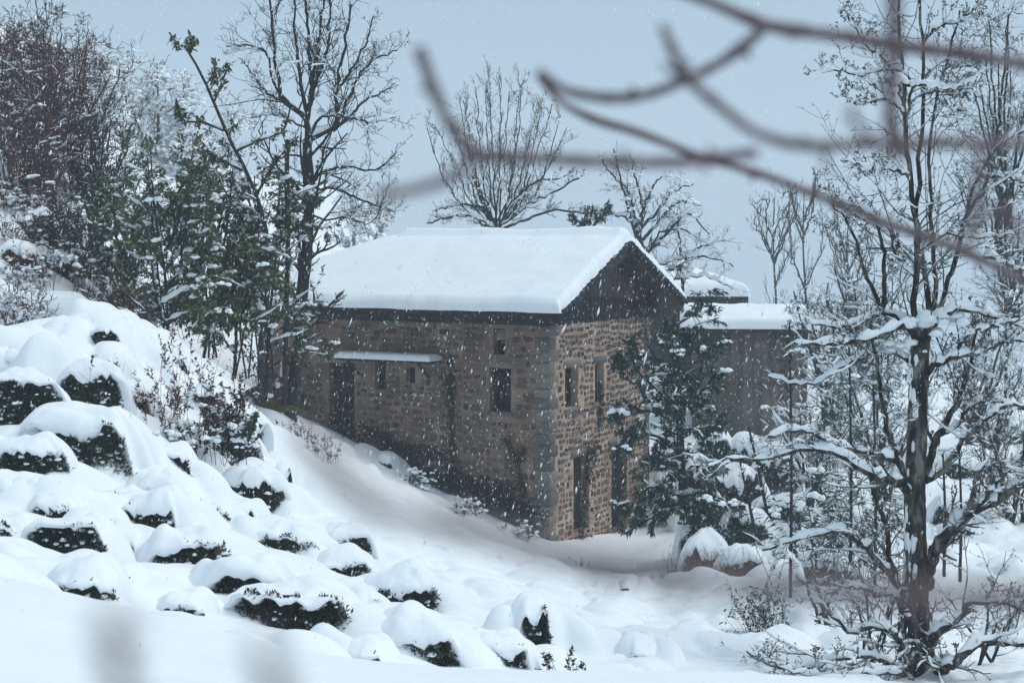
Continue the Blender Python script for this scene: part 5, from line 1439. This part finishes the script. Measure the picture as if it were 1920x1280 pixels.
ivy('dark ivy bank over the bottom of the long house wall', on_long, putL, [([(820, 905), (870, 900), (930, 930), (1000, 965)], .9), ([(850, 860), (860, 900)], .5), ([(930, 900), (1000, 990)], .7), ([(720, 830), (800, 880), (850, 905)], .45), ([(610, 800), (700, 845)], .5), ([(690, 800), (760, 840), (830, 850)], .6)], 520, 940)
ivy('slim ivy strand climbing the middle of the long wall beneath the snow shelf end', on_long, putL, [([(850, 860), (846, 780), (852, 700), (843, 670)], .22), ([(845, 740), (838, 700)], .2)], 420, 941)
ivy('short ivy strand on the long wall below the big window, next to the corner', on_long, putL, [([(985, 930), (972, 870), (950, 820)], .2), ([(975, 860), (985, 840)], .15)], 420, 942)
ivy('ivy around the left doorway of the gable wall', on_gable, putG, [([(1088, 1010), (1094, 920), (1100, 850), (1098, 830)], .42), ([(1100, 850), (1118, 835)], .3)], 380, 943)
ivy('ivy around the right doorway of the gable wall', on_gable, putG, [([(1160, 1000), (1158, 920), (1160, 850), (1150, 835)], .62), ([(1180, 990), (1200, 950)], .4)], 380, 944)
ivy('creeper hanging from the second gable window', on_gable, putG, [([(1122, 715), (1124, 760), (1122, 800)], .26)], 460, 945)
ivy('creeper on the right half of the gable boards', on_gable, lambda u, v, d: putG(u, v, d - .08), [([(1210, 590), (1215, 560), (1225, 530)], .7), ([(1180, 570), (1220, 560)], .5)], 170, 946)
ivy('dark creeper growing over the old doorway of the long wall', on_long, putL, [([(625, 800), (640, 770), (650, 740)], .55), ([(655, 830), (655, 760)], .4)], 300, 947)
ivy('brown ivy cluster at the far left end of the long wall', on_long, putL, [([(455, 640), (480, 680), (500, 740)], .8), ([(560, 740), (580, 770)], .5)], 200, 948)
# ------------------------------------------------------------------ blurred branches close to the camera
def near_branch(label, parts, seed, mat='bark_near'):
    T = Tree('near_branch', label, 'branch', P(parts[0][0][0][0], parts[0][0][0][1], parts[0][1]), 'branches close to the camera', seed, mat); rg = T.rg
    for k, (pts, Y, w) in enumerate(parts):
        q, r = px_line(pts, Y, w)
        a, b = resample(q, r, 40)
        b = b * (1 + .10 * rg.normal(0, 1, 40)); 
        T.part('stem' if k == 0 else 'shoot', tubes(a, b, 8, 1, .03, rg))
        # buds along the shoot and at its tip
        L = []
        for i in rg.integers(3, 37, 5):
            d = nrm(rg.normal(0, 1, 3)); L.append(np.array([a[i], a[i] + d * b[i] * 1.4, a[i] + d * b[i] * 2.6]))
        T.tw.append(tubes(np.array(L), np.array([[.7, .8, .15]] * len(L)) * b.mean() * .8, 6))
    T.finish('buds')
near_branch('thick blurred dark branch crossing the upper right corner, with a fork dropping left', [
    ([(1200, -40), (1320, 0), (1440, 48), (1560, 66), (1700, 88), (1800, 100), (1960, 128)], 1.25, (20, 29)),
    ([(1440, 48), (1370, 105), (1285, 150), (1200, 180), (1120, 182), (1050, 165), (1008, 135)], 1.22, (21, 20))], 1001)
near_branch('blurred twig bending from a stubby upper tip through the sky to the right edge', [
    ([(1242, 48), (1262, 95), (1290, 145), (1350, 200), (1430, 255), (1500, 272), (1620, 270), (1760, 268), (1960, 270)], 1.05, (19, 23)),
    ([(1285, 150), (1255, 128), (1240, 122)], 1.05, (12, 8)), ([(1560, 272), (1545, 300), (1560, 330)], 1.0, (10, 7)), ([(1640, 270), (1600, 215), (1598, 195)], 1.0, (12, 8))], 1002)
near_branch('long blurred twig slanting from the upper middle down to the lower right of the sky', [
    ([(1010, 142), (1050, 190), (1100, 218), (1200, 250), (1330, 300), (1420, 325), (1560, 378), (1680, 425), (1790, 465), (1960, 545)], 1.55, (14, 20))], 1003)
near_branch('blurred reddish twig with a raised left arm, in front of the pollard tree', [
    ([(1420, 286), (1300, 302), (1150, 304), (1000, 296), (890, 292)], 1.1, (20, 24)),
    ([(890, 292), (850, 245), (815, 170), (785, 90)], 1.05, (25, 24)),
    ([(890, 295), (850, 330), (790, 352), (700, 368)], .85, (24, 18))], 1004)
near_branch('faint blurred upright shoot in front of the crown of the big tree', [
    ([(1676, -40), (1676, 100), (1678, 250), (1700, 290)], .95, (30, 24)), ([(1700, 300), (1612, 240), (1590, 210)], .8, (18, 14)), ([(1840, 280), (1830, 380), (1815, 470)], .9, (22, 20)), ([(1850, 380), (1900, 420), (1960, 470)], .8, (16, 18))], 1005)
near_branch('very blurred brown twig along the foot of the house and the lower right', [
    ([(555, 800), (620, 880), (700, 950), (850, 985), (1000, 1030), (1150, 1062), (1300, 1085), (1500, 1105), (1700, 1115), (1960, 1115)], .42, (36, 54))], 1006)
near_branch('very blurred stub at the bottom edge, left of the two', [([(240, 1340), (225, 1270), (208, 1150)], .3, (48, 42))], 1007)
near_branch('very blurred stub at the bottom edge, right of the two', [([(530, 1340), (515, 1280), (488, 1190)], .3, (44, 36))], 1008)

# ------------------------------------------------------------------ snowflakes in the air
rg = np.random.default_rng(77)
n = 95000
y = 42 * rg.uniform(.02 ** 3, 1, n) ** (1 / 2.6)
x = rg.uniform(-1, 1, n) * (.40 * y + .6); z = rg.uniform(-.30, .26, n) * y - .05 * y + rg.uniform(-.6, .4, n)
ok = z > H(x, y) + .05
l = np.stack([(x - C0[0]) * EX[0] + (y - C0[1]) * EX[1], (x - C0[0]) * EY[0] + (y - C0[1]) * EY[1]], 1)
ok &= ~((l[:, 0] > -9.3) & (l[:, 0] < .9) & (l[:, 1] > -.9) & (l[:, 1] < 7)) & (y > 1.2)
Pf = np.stack([x, y, z], 1)[ok]
K = len(Pf)
o8 = np.array([[1, 0, 0], [0, 1, 0], [-1, 0, 0], [0, -1, 0], [0, 0, 1], [0, 0, -1]], float)
f8 = np.array([[0, 1, 4], [1, 2, 4], [2, 3, 4], [3, 0, 4], [1, 0, 5], [2, 1, 5], [3, 2, 5], [0, 3, 5]])
s = np.stack([rg.uniform(.35, 1, K), rg.uniform(.35, 1, K), rg.uniform(1.5, 4.2, K)], 1) * (rg.lognormal(math.log(.0031), .62, K) * np.clip(Pf[:, 1] / 22, .28, 1.1))[:, None]
V = o8[None] * s[:, None] * rg.uniform(.75, 1.25, (K, 6, 1))
V[..., 0] += V[..., 2] * (.22 + rg.normal(0, .12, (K, 1)))
flakes = mk('falling_snow', ((V + Pf[:, None]).reshape(-1, 3), [(f8[None] + (np.arange(K) * 6)[:, None, None]).reshape(-1, 3)]), M['flake'], None, True, 'stuff')
flakes['label'] = 'snowflakes drifting down in front of the house and trees'
flakes['category'] = 'snowfall'
# ------------------------------------------------------------------ falling snow in the air
hz = bpy.data.materials.new('haze')
hz.use_nodes = True
hz.node_tree.nodes.clear()
pv = hz.node_tree.nodes.new('ShaderNodeVolumePrincipled')
pv.inputs['Color'].default_value = (0.93, 0.965, 1.0, 1)
pv.inputs['Density'].default_value = 0.0014
pv.inputs['Anisotropy'].default_value = 0.2
ho = hz.node_tree.nodes.new('ShaderNodeOutputMaterial')
hz.node_tree.links.new(pv.outputs[0], ho.inputs['Volume'])
haze = mk('haze', box(-640, 640, -6, 470, -75, 36), hz, None, False, 'stuff')
haze.display_type = 'WIRE'
